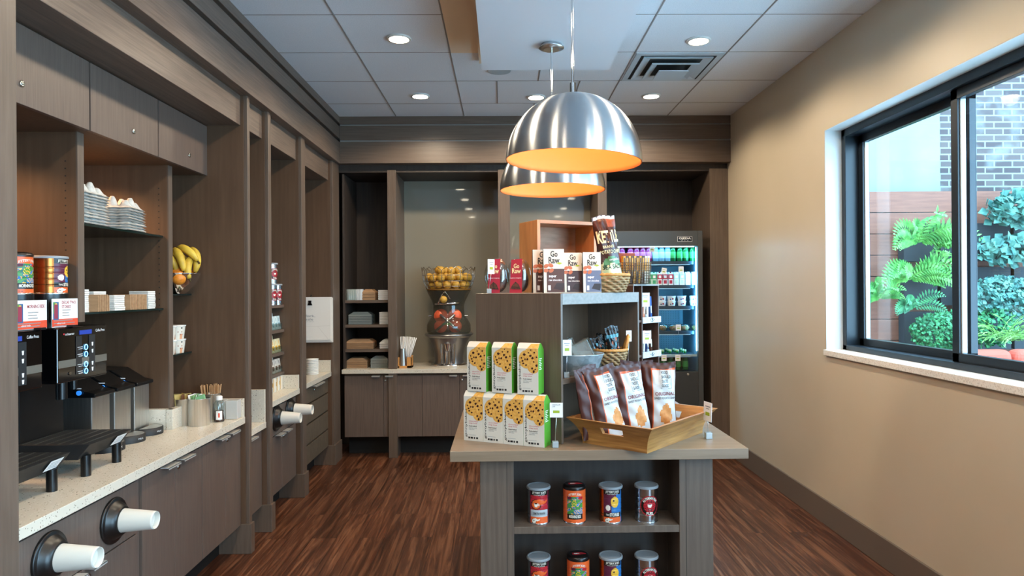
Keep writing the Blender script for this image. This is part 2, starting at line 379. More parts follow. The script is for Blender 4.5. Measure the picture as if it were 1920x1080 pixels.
# back wall posts
YPB = 6.35
def post_back(x0, x1, y1=YBK):
    global n
    struct('trim_%d' % n, bx(WOODV, (x0, x1, YPB, y1, 0, 2.69)), .002); n += 1
post_back(-1.07, -.99); post_back(-.035, .075); post_back(.90, .985); post_back(1.955, XR)
GREIGE = mat('greige_back_painted_glass', '#8b8475', .035, spec=.6)
struct('wall_panel_1', bx(GREIGE, (-.99, -.035, 6.90, 6.95, .83, 2.67)))
struct('wall_panel_2', bx(GREIGE, (.075, .90, 6.90, 6.95, .83, 2.67)))
# baseboard
struct('baseboard_right', bx(mat('baseboard_brown', '#6a5d52', .45), (XR - .015, XR, YN, YPB, 0, .165)), .003)
# window
BL = mat('blue_black_frame', '#18222b', .35)
wf = thing('window_1', 'black aluminium sliding window in the right wall', 'window', (2.30, 2.7, WZ0)); wf['kind'] = 'structure'
q = MB(BL); q.box(2.24, 2.40, WY1 - .05, WY1, WZ0, WZ1).box(2.24, 2.40, WY0, WY0 + .05, WZ0, WZ1).box(2.24, 2.40, WY0, WY1, WZ1 - .05, WZ1).box(2.24, 2.40, WY0, WY1, WZ0, WZ0 + .035)
q.build('window_frame', wf, .003)
def sash(x, y0, y1, st=.05):
    q = MB(BL); z0, z1 = WZ0 + .035, WZ1 - .05
    q.box(x - .018, x + .018, y1 - st, y1, z0, z1).box(x - .018, x + .018, y0, y0 + st, z0, z1).box(x - .018, x + .018, y0, y1, z1 - .05, z1).box(x - .018, x + .018, y0, y1, z0, z0 + .045)
    q.use(LIGHTG).box(x - .006, x + .02, y1 - st - .008, y1 - st, z0 + .045, z1 - .05)
    s_ = q.build('window_sash', wf, .002); p = MB(GLASS); p.box(x - .002, x + .002, y0 + st, y1 - st, z0 + .045, z1 - .05); p.build('window_pane', s_)
sash(2.345, 3.34, 4.39); sash(2.285, 1.85, 3.39); sash(2.345, .95, 1.9)
SILL = noisy('speckled_white_sill', '#c9c3ba', '#e8e4de', (1, 1, 1), 150, 2, .35, 0, .35, .5)
struct('window_sill', bx(SILL, (XR - .02, 2.26, WY0, WY1, WZ0 - .035, WZ0 + .002)), .003)
struct('window_reveal', bx(mat('white_reveal_paint', '#d9dcdc', .5), (XR + .001, 2.24, WY1 - .003, WY1 - .0005, WZ0, WZ1), (XR + .001, 2.24, WY0, WY1, WZ1 - .003, WZ1 - .0005)))
# ================================================================ COURTYARD outside the window
YW = 7.9
struct('ground_patio', bx(mat('patio_paving', '#dcdedc', .8), (2.40, 14, -2, 9, -.05, 0)))
struct('wall_courtyard_brick', bx(brick_mat(), (5.12, 14, YW, YW + .2, 0, 7.5)))
struct('wall_courtyard_stucco', bx(noisy('pale_stucco', '#74868a', '#819296', (1, 1, 1), 2.5, 6, .9, 0), (2.40, 5.14, YW - .02, YW + .2, 0, 7.5)))
f = MB(noisy('cedar_fence', '#6f4030', '#84503c', (1.2, 8, 14), 3, 6, .6, .1, .3, .7))
for k in range(10): f.box(3.6, 12, YW - .16, YW - .13, 2.66 - .245 * (k + 1) + .008, 2.66 - .245 * k)
for x in (3.7, 5.9, 8.1, 10.3): f.box(x, x + .07, YW - .13, YW - .03, .2, 2.6)
tag(f.build('wooden_fence'), 'reddish horizontal board fence below the brick wall outside the window', 'fence')
GD = mat('planter_felt', '#1f262b', .8)
f = MB(GD)
for i in range(7):
    for j in range(4): f.box(4.55 + i * .42, 4.93 + i * .42, YW - .28, YW - .165, .35 + j * .5, .78 + j * .5)
tag(f.build('wall_planter'), 'dark pocket planter on the board fence behind the ferns', 'planter')
def leafmat(nm, a, b): return noisy(nm, a, b, (1, 1, 1), 9, 3, .5, 0, .35, .65)
LF1 = leafmat('fern_green', '#2f7a2c', '#6fae50'); LF2 = leafmat('bush_green', '#19613a', '#438f57'); LF3 = leafmat('blue_green_leaf', '#2f645f', '#63907f')
LF4 = leafmat('grass_green', '#528a3c', '#93ba68')
def leaf(mb, p, d, ln, wd, up=Vector((0, -1, .3))):
    d = d.normalized(); s_ = d.cross(up).normalized() * wd; m_ = p + d * ln * .5 + up.normalized() * ln * .08
    mb.add([p, m_ + s_, p + d * ln, m_ - s_], [(0, 1, 2, 3)])
def rnd(a, b): return random.uniform(a, b)
def fern(px, py, Y, spread, nfr, m, label, droop=.9):
    c = at(px, py, Y=Y); mb = MB(m)
    for k in range(nfr):
        a = rnd(-PI, PI); d = Vector((math.cos(a), -.35 - .3 * rnd(0, 1), .35 + .75 * abs(math.sin(a)) * rnd(.1, 1))).normalized(); L_ = spread * rnd(.6, 1.1); p = c.copy(); pts = []
        for i in range(15):
            t = i / 14; pts.append(p.copy()); p = p + d * L_ / 14; d = (d + Vector((0, -.01, -droop * .16 * (0.4 + t)))).normalized()
        mb.tube(pts[::3], .003, 4)
        for i in range(1, 15):
            dd = (pts[i] - pts[i - 1]).normalized(); s_ = dd.cross(Vector((0, -1, .2))).normalized(); w_ = L_ * .22 * math.sin(PI * min(1, i / 14 * .85 + .12))
            for sg in (1, -1): leaf(mb, pts[i], s_ * sg + dd * .5 + Vector((0, 0, -.2)), w_, .009 + w_ * .06)
    return tag(mb.build('fern'), label, 'plant', 'courtyard plants outside the window')
def bush(px, py, Y, rx, rz, cnt, m, label, ls=.04, name='leafy_bush'):
    c = at(px, py, Y=Y); mb = MB(m)
    for k in range(cnt):
        while True:
            q = Vector((rnd(-1, 1), rnd(-1, 1), rnd(-1, 1)))
            if q.length < 1: break
        q = q.normalized() * (q.length ** .4)
        p = c + Vector((q.x * rx, q.y * .16, q.z * rz)); leaf(mb, p, Vector((rnd(-1, 1), rnd(-1, .1), rnd(-.6, .8))), ls * rnd(.7, 1.3), ls * .42, Vector((rnd(-.5, .5), -1, rnd(.2, 1))))
    return tag(mb.build(name), label, 'plant', 'courtyard plants outside the window')
fern(1722, 455, 7.5, .62, 20, LF1, 'bright green fern at the top of the planting outside the window')
fern(1705, 525, 7.5, .58, 18, LF1, 'pale green fern hanging below the topmost fern outside')
fern(1712, 578, 7.45, .34, 10, LF2, 'small drooping dark fern frond above the dense green bush')
fern(1650, 560, 7.55, .4, 10, LF1, 'pale fern at the left end of the planting, nearest the window jamb')
bush(1770, 622, 7.35, .36, .22, 1900, LF2, 'dense small-leaved green bush low in the left window pane', .04)
bush(1885, 560, 7.35, .42, .24, 1100, LF3, 'blue-green bush in the right pane at mid height', .055)
bush(1858, 615, 7.3, .26, .2, 700, LF2, 'low leafy bush in the right pane above the red sofa', .05)
bush(1905, 395, 7.45, .34, .18, 300, LF3, 'broad-leaved creeper high on the fence in the right pane', .12, 'broadleaf_creeper')
bush(1900, 470, 7.45, .45, .16, 260, LF3, 'broad-leaved creeper along the planter under the highest creeper', .11, 'broadleaf_creeper')
bush(1762, 490, 7.42, .05, .26, 160, LF1, 'narrow trailing vine hanging beside the window mullion', .05, 'trailing_vine')
mb = MB(LF4); c = at(1895, 640, Y=7.0)
for k in range(70):
    d = Vector((rnd(-1, 1), rnd(-.6, .1), rnd(.4, 1))).normalized(); p = c + Vector((rnd(-.15, .15), 0, 0)); pts = []
    for i in range(7): pts.append(p.copy()); p = p + d * .06; d = (d + Vector((0, 0, -.22))).normalized()
    for i in range(6): leaf(mb, pts[i], pts[i + 1] - pts[i], .075, .006)
tag(mb.build('ornamental_grass'), 'tuft of arching light green grass blades above the red sofa', 'plant', 'courtyard plants outside the window')
RED = mat('coral_fabric', '#b84a36', .75)
so = thing('outdoor_sofa', 'coral red outdoor sofa in the courtyard at the lower window edge', 'sofa', (5.2, 5.9, 0))
def cush(a, b, c, d, e, f_): return bx(RED, (a, b, c, d, e, f_))
sx = at(1768, 690, Y=6.2).x
for k in range(3):
    q = cush(sx + k * .62, sx + .6 + k * .62, 6.1, 6.28, .42, at(1850, 655, Y=6.2).z); q.build('back_cushion', so, .07, 4)
cush(sx - .04, sx + 1.9, 5.45, 6.12, .28, .48).build('seat_cushion', so, .05, 4)
bx(mat('sofa_base', '#4b3a32', .6), (sx - .05, sx + 1.92, 5.45, 6.3, .06, .28)).build('sofa_base', so, .01)
# ================================================================ CEILING FITTINGS
LAMP = mat('lamp_disc', '#ffffff', .5, emis='#fff0d2', es=14)
WT = mat('white_trim', '#dcdcd8', .4)
dn = ['nearest the left wall cabinets', 'in front of the ceiling vent', 'on the far left, near the back wall', 'just left of the hanging dome lamps, near the back wall', 'behind the vent, near the back wall']
for i, p in enumerate(DPOS[:5]):
    t = thing('recessed_light', 'round lit recessed ceiling light ' + dn[i], 'ceiling light', p, 0, 'recessed ceiling lights')
    q = MB(WT); q.smooth = True; q.at(p).lathe([(.062, -.012), (.074, -.014), (.078, -.006), (.076, 0)], 28, cap=(False, False)); q.build('trim_ring', t)
    q = MB(LAMP); q.at(p).lathe([(.064, -.011), (.064, -.004)], 28); q.build('lamp_disc', t)
for i, p in enumerate(DPOS[5:]):
    t = thing('recessed_light', 'round lit recessed ceiling light outside the picture', 'ceiling light', p, 0, 'recessed ceiling lights')
    q = MB(LAMP); q.at(p).lathe([(.064, -.011), (.064, -.004)], 28); q.build('lamp_disc', t)
# air diffuser
VX0, VX1, VY0, VY1 = .925, 1.53, 4.60, 5.205
t = thing('ceiling_vent', 'square white metal air vent of nested louvres in the ceiling', 'vent', (1.228, 4.90, CEIL))
VW = mat('vent_white', '#b9c4cc', .45); q = MB(VW); cx, cy = 1.2275, 4.9025
def ring(q, a, b, za, zb):
    v = []
    for s_, z in ((a, za), (b, zb)):
        v += [(cx - s_, cy - s_, z), (cx + s_, cy - s_, z), (cx + s_, cy + s_, z), (cx - s_, cy + s_, z)]
    q.add(v, [(i, (i + 1) % 4, (i + 1) % 4 + 4, i + 4) for i in range(4)])
q.smooth = False; ring(q, .302, .262, CEIL - .006, CEIL - .006); ring(q, .302, .302, CEIL - .006, CEIL); q.build('vent_frame', t)
q = MB(mat('vent_dark', '#2b3338', .8)); q.box(cx - .28, cx + .28, cy - .28, cy + .28, CEIL - .002, CEIL - .001); q.build('duct_opening', t)
for a, b, z in ((.242, .185, -.014), (.168, .122, -.034)):
    q = MB(VW); ring(q, a, b, CEIL + z, CEIL + z + .012); ring(q, a, a - .001, CEIL + z, CEIL + z + .01); q.build('vent_louvre', t)
q = MB(VW); q.box(cx - .105, cx + .105, cy - .105, cy + .105, CEIL - .062, CEIL - .054); q.build('vent_louvre', t)
for (px, py, r, lb) in ((936, 131, .085, 'round white ceiling speaker beside the lowered white panel'), (1122, 186, .06, 'small round ceiling sensor behind the dome lamps')):
    p = at(px, py, Z=CEIL); q = MB(mat('speaker_grille', '#a9b6be', .6)); q.smooth = True; q.at(p).lathe([(r * .86, -.006), (r, -.01), (r * 1.04, 0)], 30)
    q.use(INK).box(-.008, .008, -r * .5 - .003, -r * .5 + .003, -.0075, -.0065)
    tag(q.build('ceiling_speaker'), lb, 'speaker')
# pendants
BRUSH = mat('spun_aluminium', '#b9bdc1', .3, 1, aniso=.96)
ORNG = mat('orange_lining', '#e08648', .55)
def pendant(X, Y, label, ztop, tilt):
    t = thing('pendant_lamp', label, 'pendant lamp', (X, Y, 2.13), 0, 'spun aluminium dome pendants'); R_ = .30
    A = [(R_ * math.cos(a), R_ * 1.0 * math.sin(a)) for a in [PI / 2 * i / 24 for i in range(24)]] + [(.02, R_ * .999)]
    q = MB(BRUSH); q.smooth = True; q.at((X, Y, 2.13), ry=tilt).lathe(A, 96, cap=(False, False)); sh = q.build('lamp_shade', t)
    B = [(r_ * .985, z * .985) for r_, z in A]; q = MB(ORNG); q.smooth = True; q.at((X, Y, 2.13), ry=tilt).lathe([(R_, 0)] + B, 64, cap=(False, False)); q.build('shade_lining', sh)
    q = MB(CHROME); q.smooth = True; q.cyl((X, Y, 2.43), .014, .05).cyl((X, Y, 2.47), .006, ztop - 2.47, 12); q.build('rod', t)
    q = MB(ALU); q.smooth = True; q.at((X, Y, ztop)).lathe([(.045, -.032), (.072, -.022), (.072, -.016), (.06, -.014), (.06, 0)], 32); q.build('ceiling_canopy', t)
    q = MB(mat('bulb', '#ffffff', .5, emis='#ffc27a', es=10)); q.smooth = True; q.sphere((X, Y, 2.33), .034); q.use(BLACK).cyl((X, Y, 2.36), .02, .06); q.build('bulb', t)
    light('pendant_bulb', 'POINT', (X, Y, 2.27), 6, (1, .70, .40), shadow_soft_size=.04)
pendant(.318, 3.0, 'nearer and larger looking brushed metal dome pendant with orange inside', 2.965, .04)
pendant(.290, 3.87, 'farther brushed metal dome pendant partly behind the nearer one', 2.965, 0)
# ================================================================ LEFT CABINETS
PULLM = mat('satin_pull', '#c8c6c0', .35, .35)
LOCKM = mat('nickel', '#c9c6bf', .2, 1)
def lock(mb, p, axis='X'):
    mb.smooth = True
    mb.at(p).lathe([(.012, 0), (.013, .004), (.009, .008), (.007, .006), (.003, .009)] if axis == 'X' else [(.012, 0), (.013, -.004), (.009, -.008), (.007, -.006), (.003, -.009)], 16, axis=axis); return mb
def pull_x(mb, X, y0, y1, z):        # edge pull on a door facing +X
    return mb.box(X - .002, X + .040, y0, y1, z - .003, z + .001).box(X + .037, X + .040, y0, y1, z - .009, z)
# upper cabinet with open niches under it
up = thing('wall_cabinet', 'taupe oak wall cabinet with three lockable doors over the coffee machines', 'cabinet', (-2.1, 3.1, 2.26))
bx(DARKW, (-1.80, -1.781, 2.16, 4.075, 2.282, 2.534)).build('inner_front', up)
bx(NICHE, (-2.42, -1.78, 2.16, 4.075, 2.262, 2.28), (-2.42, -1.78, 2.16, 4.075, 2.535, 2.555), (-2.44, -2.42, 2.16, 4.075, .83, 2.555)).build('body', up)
for i, (a, b) in enumerate(((2.34, 2.920), (2.931, 3.497), (3.508, 4.077))):
    d = bx(LAMV, (-1.78, -1.758, a, b, 2.26, 2.553)).build('door', up, .0015)
    yc = (a + b) / 2 + (.05 if i else -.12)
    lock(MB(LOCKM), Vector((-1.758, yc, 2.335))).build('lock', d)
bx(LAMV, (-1.78, -1.758, 2.16, 2.334, 2.26, 2.553)).build('side_filler', up)
for y in (2.95, 3.745):
    zb_ = .93 if y > 3 else 1.44
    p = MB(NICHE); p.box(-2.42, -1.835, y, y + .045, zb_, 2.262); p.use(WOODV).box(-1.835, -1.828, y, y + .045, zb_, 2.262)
    p.use(INK)
    for X in (-1.88, ):
        for k in range(22): p.box(X - .003, X + .003, y - .0006, y, 1.46 + k * .032, 1.466 + k * .032)
    p.build('divider_panel', up)
GE = mat('glass_edge', '#10201c', .1)
def gshelf(y0, y1, z, label, xf=-1.86):
    p = MB(GLSHELF); p.box(-2.41, xf, y0, y1, z - .008, z); p.use(GE).box(xf - .001, xf + .003, y0, y1, z - .009, z + .0005)
    return tag(p.build('glass_shelf'), label, 'shelf')
gshelf(2.997, 3.743, 1.875, 'dark-edged glass shelf carrying the stacks of cup carriers')
gshelf(2.997, 3.743, 1.478, 'dark-edged glass shelf holding napkins and cup sleeves')
gshelf(3.792, 4.078, 1.555, 'glass shelf under the bowl of bananas')
gshelf(3.792, 4.078, 1.212, 'glass shelf carrying the printed paper tubs')
# worktops
def worktop(y0, y1, z, label, splash, loc=None):
    t = thing('worktop', label, 'worktop', (-1.9, (y0 + y1) / 2, z - .04))
    bx(QUARTZ, (-2.42, -1.54, y0, y1, z - .04, z)).build('slab', t, .002)
    for b_ in splash: bx(QUARTZ, b_).build('splash', t, .0015)
    return t
worktop(2.155, 4.072, .82, 'long speckled quartz worktop under the coffee machines', [(-2.42, -1.80, 3.705, 3.743, .82, .93), (-1.826, -1.79, 3.70, 3.82, .82, .93), (-2.42, -1.543, 4.045, 4.072, .82, .93)])
worktop(4.128, 4.432, .72, 'short lower quartz worktop in the narrow bay', [(-2.42, -1.543, 4.41, 4.432, .72, .93)])
worktop(4.503, 5.162, .83, 'quartz worktop in the bay with the tea shelves', [(-2.42, -1.543, 5.14, 5.162, .83, .933)])
worktop(5.278, 6.112, .84, 'quartz worktop in the bay with the hanging paper bags', [(-2.42, -1.543, 6.088, 6.112, .84, .945)])
# base cabinets
KICK = mat('black_toe_kick', '#141414', .6); XD = -1.57
def base(y0, y1, ztop, label, doors, body=NICHE, fmat=LAMV, panel=None, zlow=.17):
    t = thing('base_cabinet', label, 'cabinet', (-1.95, (y0 + y1) / 2, 0))
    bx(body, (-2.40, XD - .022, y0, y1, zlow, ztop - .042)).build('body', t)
    bx(KICK, (-2.40, -1.70, y0, y1, 0, zlow)).build('toe_kick', t)
    zt = ztop - .060
    if panel:
        bx(fmat, (XD - .02, XD, y0 + .002, y1 - .002, panel, zt)).build('front_panel', t, .001); zt = panel - .006
    for a, b, pa, pb, lk in doors:
        d = bx(fmat, (XD - .02, XD, a + .0015, b - .0015, zlow + .003, zt)).build('door', t, .001)
        if pa is not None: pull_x(MB(PULLM), XD, pa, pb, zt + .001).build('handle', d)
        if lk: lock(MB(LOCKM), Vector((XD, lk, zt - .035))).build('lock', d)
    return t
base(2.16, 2.928, .82, 'base cabinet nearest the camera, with two cup dispensers in its front panel', [(2.16, 2.545, 2.36, 2.52, None), (2.545, 2.928, 2.56, 2.64, 2.58)], panel=.54)
base(2.967, 3.553, .82, 'two-door base cabinet just beyond the cup dispensers', [(2.967, 3.263, 3.13, 3.245, None), (3.263, 3.553, 3.285, 3.40, 3.295)])
base(3.557, 4.075, .82, 'two-door base cabinet under the sugar canisters and honey bottle', [(3.557, 3.848, 3.72, 3.83, None), (3.848, 4.075, 3.87, 3.98, 3.875)])
bx(LAMV, (XD - .04, XD - .012, 2.93, 2.965, .17, .77)).build('filler_strip', bpy.data.objects['base_cabinet.001'])
base(4.13, 4.43, .72, 'single-door low base cabinet in the narrow bay', [(4.13, 4.43, 4.15, 4.27, None)])
base(4.505, 5.16, .83, 'base cabinet with two cup dispensers above its doors, in the tea bay', [(4.505, 4.83, 4.70, 4.81, None), (4.83, 5.16, 4.85, 4.96, 4.87)], panel=.575)
t = thing('drawer_cabinet', 'olive brown drawer cabinet with four grooved fronts at the far end', 'cabinet', (-1.95, 5.7, 0))
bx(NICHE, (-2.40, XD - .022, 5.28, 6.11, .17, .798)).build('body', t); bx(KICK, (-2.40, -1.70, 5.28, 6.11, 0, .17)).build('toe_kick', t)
for i, (a, b) in enumerate(((.66, .785), (.50, .645), (.335, .485), (.175, .32))):
    d = bx(DRAWW, (XD - .02, XD, 5.282, 6.108, a, b)).build('drawer', t, .0015)
    if i == 0:
        pull_x(MB(PULLM), XD, 5.58, 5.86, b + .001).build('handle', d); lock(MB(LOCKM), Vector((XD, 5.66, b - .04))).build('lock', d)
# small side fillers where the posts meet
# ---------------------------------------------------------------- cup dispensers
RUB = mat('black_rubber', '#131110', .32)
def dispenser(Y, z, label, clabel, big=1.0):
    t = thing('cup_dispenser', label, 'cup dispenser', (XD, Y, z), 0, 'round cup dispensers'); q = MB(RUB); q.smooth = True
    q.at((XD, Y, z)).lathe([(.09 * big, 0), (.092 * big, .006), (.088 * big, .012), (.078 * big, .010), (.074 * big, .014), (.066 * big, .03), (.056 * big, .042), (.049 * big, .046), (.045 * big, .04)], 40, axis='X'); q.build('flange', t)
    q = MB(BLACK); q.smooth = True; q.at((XD, Y, z)).lathe([(.05, .0), (.05, .03)], 24, axis='X'); q.build('tube', t)
    c = MB(CUPW); c.smooth = True; c.at((XD, Y, z)).lathe([(.0475, .038), (.0465, .045), (.0355, .165), (.0335, .172), (.0325, .168), (.032, .150)], 32, axis='X', cap=(False, True))
    o = c.build('paper_cup'); tag(o, clabel, 'paper cup', 'white cups in the dispensers')
dispenser(2.36, .655, 'black round cup dispenser nearest the camera', 'white paper cup in the nearest dispenser', 1.0)
dispenser(2.747, .652, 'black round cup dispenser second from the camera', 'white paper cup in the second dispenser from the camera')
dispenser(4.71, .69, 'black round cup dispenser on the left of the pair in the tea bay', 'white paper cup in the left dispenser of the tea bay')
dispenser(5.0, .695, 'black round cup dispenser on the right of the pair in the tea bay', 'white paper cup in the right dispenser of the tea bay')
# ---------------------------------------------------------------- coffee machines
BLUEL = mat('blue_light', '#9fdcff', .5, emis='#6cc6ff', es=2.2); SCR = mat('blue_screen', '#1c2c66', .3, emis='#2a49c0', es=.45)
GLINT = mat('silver_band', '#8d8a80', .3, .6); LW = mat('white_lettering', '#cfd3d6', .6, emis='#cfd3d6', es=.15); GREYP = mat('grey_glass_panel', '#2c2e30', .12)
def xface(X, yc, zc, k=.0006):         # map lettering (x, z) onto a face looking to +X
    return lambda x, z: (X + k, yc + x, zc + z)
def machine(y0, y1, label, full):
    t = thing('coffee_machine', label, 'coffee machine', (-2.0, (y0 + y1) / 2, .82)); yc = (y0 + y1) / 2
    bx(BLACK, (-2.30, -1.96, y0 + .03, y1 - .03, .825, 1.22)).build('column', t, .004)
    h = bx(GLOSSB, (-2.34, -1.785, y0, y1, 1.20, 1.425)); hd = h.build('brew_head', t, .006, 3)
    q = MB(GLINT); q.box(-1.7848, -1.7835, y0 + .004, y1 - .004, 1.262, 1.292)
    q.use(GREYP).box(-1.7838, -1.783, yc - .055, yc - .015, 1.225, 1.385).box(-1.7838, -1.783, yc + .035, yc + .078, 1.225, 1.385)
    q.use(SCR).box(-1.7838, -1.783, yc - .03, yc + .055, 1.39, 1.408)
    for z in (1.335, 1.305, 1.262, 1.233): q.use(BLUEL); q.at((-1.7822, yc + .012, z)).lathe([(.0095, 0), (.0125, 0), (.0125, .001), (.0095, .001)], 24, axis='X', cap=(False, False)); q.M = Matrix(); q.use(LW).box(-1.783, -1.782, yc - .045, yc - .012, z + .002, z + .004).box(-1.783, -1.782, yc - .038, yc - .012, z - .006, z - .004)
    for z in (1.345, 1.315, 1.262, 1.237): q.use(LW).prism([(0, 0)] * 3, 0, 0) if 0 else q.use(LW).add([(-1.7822, yc + .052, z + .008), (-1.7822, yc + .064, z + .008), (-1.7822, yc + .062, z - .008), (-1.7822, yc + .054, z - .008)], [(0, 3, 2, 1)])
    q.text('Coffee Press', .066, .012, LW, xface(-1.783, y1 - .055, 1.402)); q.text('schaerer', .058, .010, LW, xface(-1.783, y0 + .075, 1.398))
    q.use(mat('red_dot', '#c8343c', .5)).box(-1.783, -1.7822, y0 + .034, y0 + .04, 1.396, 1.402)
    q.use(LOCKM, True).at((-1.783, y0 + .075, 1.235)).lathe([(.007, 0), (.006, .003)], 12, axis='X'); q.build('control_panel', hd)
    for dy, zz_, rr_, hh_ in ((-.03, 1.12, .022, .085), (.05, 1.15, .014, .055)): q = MB(BLACK); q.smooth = True; q.cyl((-1.86, yc + dy, zz_), rr_, hh_, 16); q.build('spout', t)
    # tray on two feet
    q = MB(DARKG); zt = .955
    q.prism([(-1.96, zt), (-1.665, zt), (-1.715, zt - .062), (-1.96, zt - .062)], y0 + .01, y1 - .02); tr = q.build('drip_tray', t, .002)
    q = MB(DARKG); q.box(-1.955, -1.668, y0 + .014, y1 - .026, zt, zt + .0004); q.use(mat('grate_slot', '#77746b', .3, .8))
    for r_ in range(6):
        for k in range(26): q.box(-1.945 + r_ * .048, -1.935 + r_ * .048, y0 + .02 + k * .0112, y0 + .027 + k * .0112, zt + .0003, zt + .0015)
    q.build('grate', tr)
    q = MB(PAPER); d = Vector((-.05, 0, -.062)).normalized(); a = Vector((-1.663, y1 - .135, zt - .008)); b = Vector((-1.663, y1 - .06, zt - .008))
    q.add([a, b, b + d * .052, a + d * .052], [(0, 3, 2, 1)])
    q.use(GREY)
    for k in range(4): q.add([a + d * (.012 + k * .009) + Vector((.001, .008, 0)), b + d * (.012 + k * .009) + Vector((.001, -.008, 0)), b + d * (.014 + k * .009) + Vector((.001, -.008, 0)), a + d * (.014 + k * .009) + Vector((.001, .008, 0))], [(0, 3, 2, 1)])
    q.build('paper_label', tr)
    for y in (y0 + .05, y1 - .07):
        q = MB(BLACK); q.smooth = True; q.cyl((-1.705, y, .82), .019, .085, 18); q.build('leg', t)
    # bean hoppers
    q = MB(BLACK); q.smooth = True; hy_ = 2.655 if y0 < 2.5 else 2.865; q.cyl((-1.90, hy_, 1.425), .058, .10, 28).cyl((-1.90, hy_, 1.52), .071, .042, 28); q.build('bean_hopper', t)
    return t
machine(2.32, 2.655, 'gloss black coffee machine nearest the camera, cut by the near post', False)
machine(2.745, 3.085, 'gloss black coffee machine with blue rings, beside the milk dispensers', True)
q = bx(STEEL, (-2.38, -2.02, 2.675, 2.72, .82, 1.19)); q.use(BLACK).box(-2.019, -2.0, 2.685, 2.71, 1.02, 1.032)
tag(q.build('steel_cooler', None, .004), 'mirror-bright steel cooler body between the two coffee machines', 'cooler')
# paper signs in holders on the machines
def lines(q, fn, x0, x1, z, n_, step, m, th=.0022, ragged=True):
    q.use(m)
    for k in range(n_):
        e = x1 if not ragged else x1 - rnd(0, .25) * (x1 - x0)
        q.add([fn(x0, z - k * step), fn(e, z - k * step), fn(e, z - k * step + th), fn(x0, z - k * step + th)], [(0, 1, 2, 3)])
ORC = mat('orange_red_print', '#d3492b', .6)
def sign(y0, y1, z0, z1, X, title, label):
    t = thing('menu_sign', label, 'sign', (X, (y0 + y1) / 2, z0), 0, 'coffee description cards'); w_ = y1 - y0; h = z1 - z0
    fn = lambda x, z: (X + .0021, y0 + x, z0 + z)
    q = bx(PAPER, (X - .0005, X + .0015, y0, y1, z0 + .002, z1)); 
    q.use(ORC).box(X + .0015, X + .0019, y0, y1, z0 + .004, z0 + .035)
    q.text(title, w_ * .56, .030 if '\n' in title else .014, mat('title_red', '#a02c22', .6), lambda x, z: (X + .0021, y0 + w_ * .64 + x, z1 - .024 + z), .02)
    for (a, b, c_, d_, m_) in ((.006, .04, .035, .075, mat('print_blue', '#2c5c86', .6)), (.012, .034, .045, .07, mat('print_red', '#8e2f45', .6)), (.018, .03, .04, .065, mat('print_yellow', '#d7b04a', .6)), (.008, .02, .036, .05, mat('print_green', '#4f8a3d', .6))):
        q.use(m_).box(X + .0015, X + .002 + c_ * .004, y0 + a, y0 + b, z1 - d_ - .01, z1 - c_ + .022)
    lines(q, fn, w_ * .38, w_ * .72, h - .048, 3, .011, INK); lines(q, fn, .01, w_ - .012, h - .09, 4, .011, GREY, .003)
    q.text('ethical trade', .05, .007, PAPER, lambda x, z: (X + .0023, y0 + .055 + x, z0 + .018 + z))
    q.build('card', t); bx(PLAST, (X - .003, X - .001, y0 - .003, y1 + .003, z0, z1 + .003)).build('holder', t)
    bx(BLACK, (X - .004, X + .03, y1 - .075, y1 - .045, z0, z0 + .008)).build('clip', t)
a_, b_ = at(97, 590, X=-1.80), at(145, 590, X=-1.80)
sign(a_.y, b_.y, 1.426, at(120, 560, X=-1.80).z, -1.80, 'DECAF TWO\nSTORIES', 'white and orange description card standing on the farther coffee machine')
sign(at(28, 590, X=-1.80).y, at(87, 590, X=-1.80).y, 1.426, at(60, 563, X=-1.80).z, -1.80, 'MORNING RIDE', 'white and orange description card standing on the nearest coffee machine')
# ---------------------------------------------------------------- milk dispensers
BLUEB = mat('blue_button', '#2f7fd8', .4, emis='#2f7fd8', es=.6)
def milk(y0, label):
    t = thing('milk_dispenser', label, 'milk dispenser', (-2.05, y0 + .07, .82), 0, 'steel milk dispensers with slanted lids'); y1 = y0 + .145
    b = bx(STEEL, (-2.30, -1.905, y0, y1, .825, 1.085)).build('body', t, .004)
    q = MB(BLACK); q.prism([(-2.31, 1.08), (-1.885, 1.08), (-1.885, 1.098), (-1.93, 1.108), (-2.02, 1.165), (-2.31, 1.18)], y0 - .008, y1 + .008); l = q.build('lid', t, .004)
    q = MB(BLUEB); q.smooth = True; q.cyl((-1.955, y0 - .018, 1.104), .011, .006, 18, axis='Y'); q.smooth = False; q.use(LW).box(-1.98, -1.945, y0 - .0135, y0 - .0125, 1.122, 1.126); q.build('push_button', l)
    q = MB(DARKG); q.smooth = True; q.at((-1.885, (y0 + y1) / 2, .82)).lathe([(.082, 0), (.082, .035), (.077, .038)], 20, cap=(True, False), arc=(-PI / 2, PI / 2))
    q.use(STEEL).at().poly([(-1.885 + .078 * math.cos(a), (y0 + y1) / 2 + .078 * math.sin(a), .857) for a in [-PI / 2 + PI * k / 20 for k in range(21)]])
    cy = (y0 + y1) / 2
    q.text('MILK', .03, .008, LW, lambda x, z: (-1.885 + .0832 * math.cos(-.25 + x / .082), cy + .0832 * math.sin(-.25 + x / .082), .838 + z)); q.build('drip_tray', t)
milk(3.17, 'steel milk dispenser closest to the coffee machines'); milk(3.355, 'steel milk dispenser in the middle of the three'); milk(3.535, 'steel milk dispenser farthest from the coffee machines')
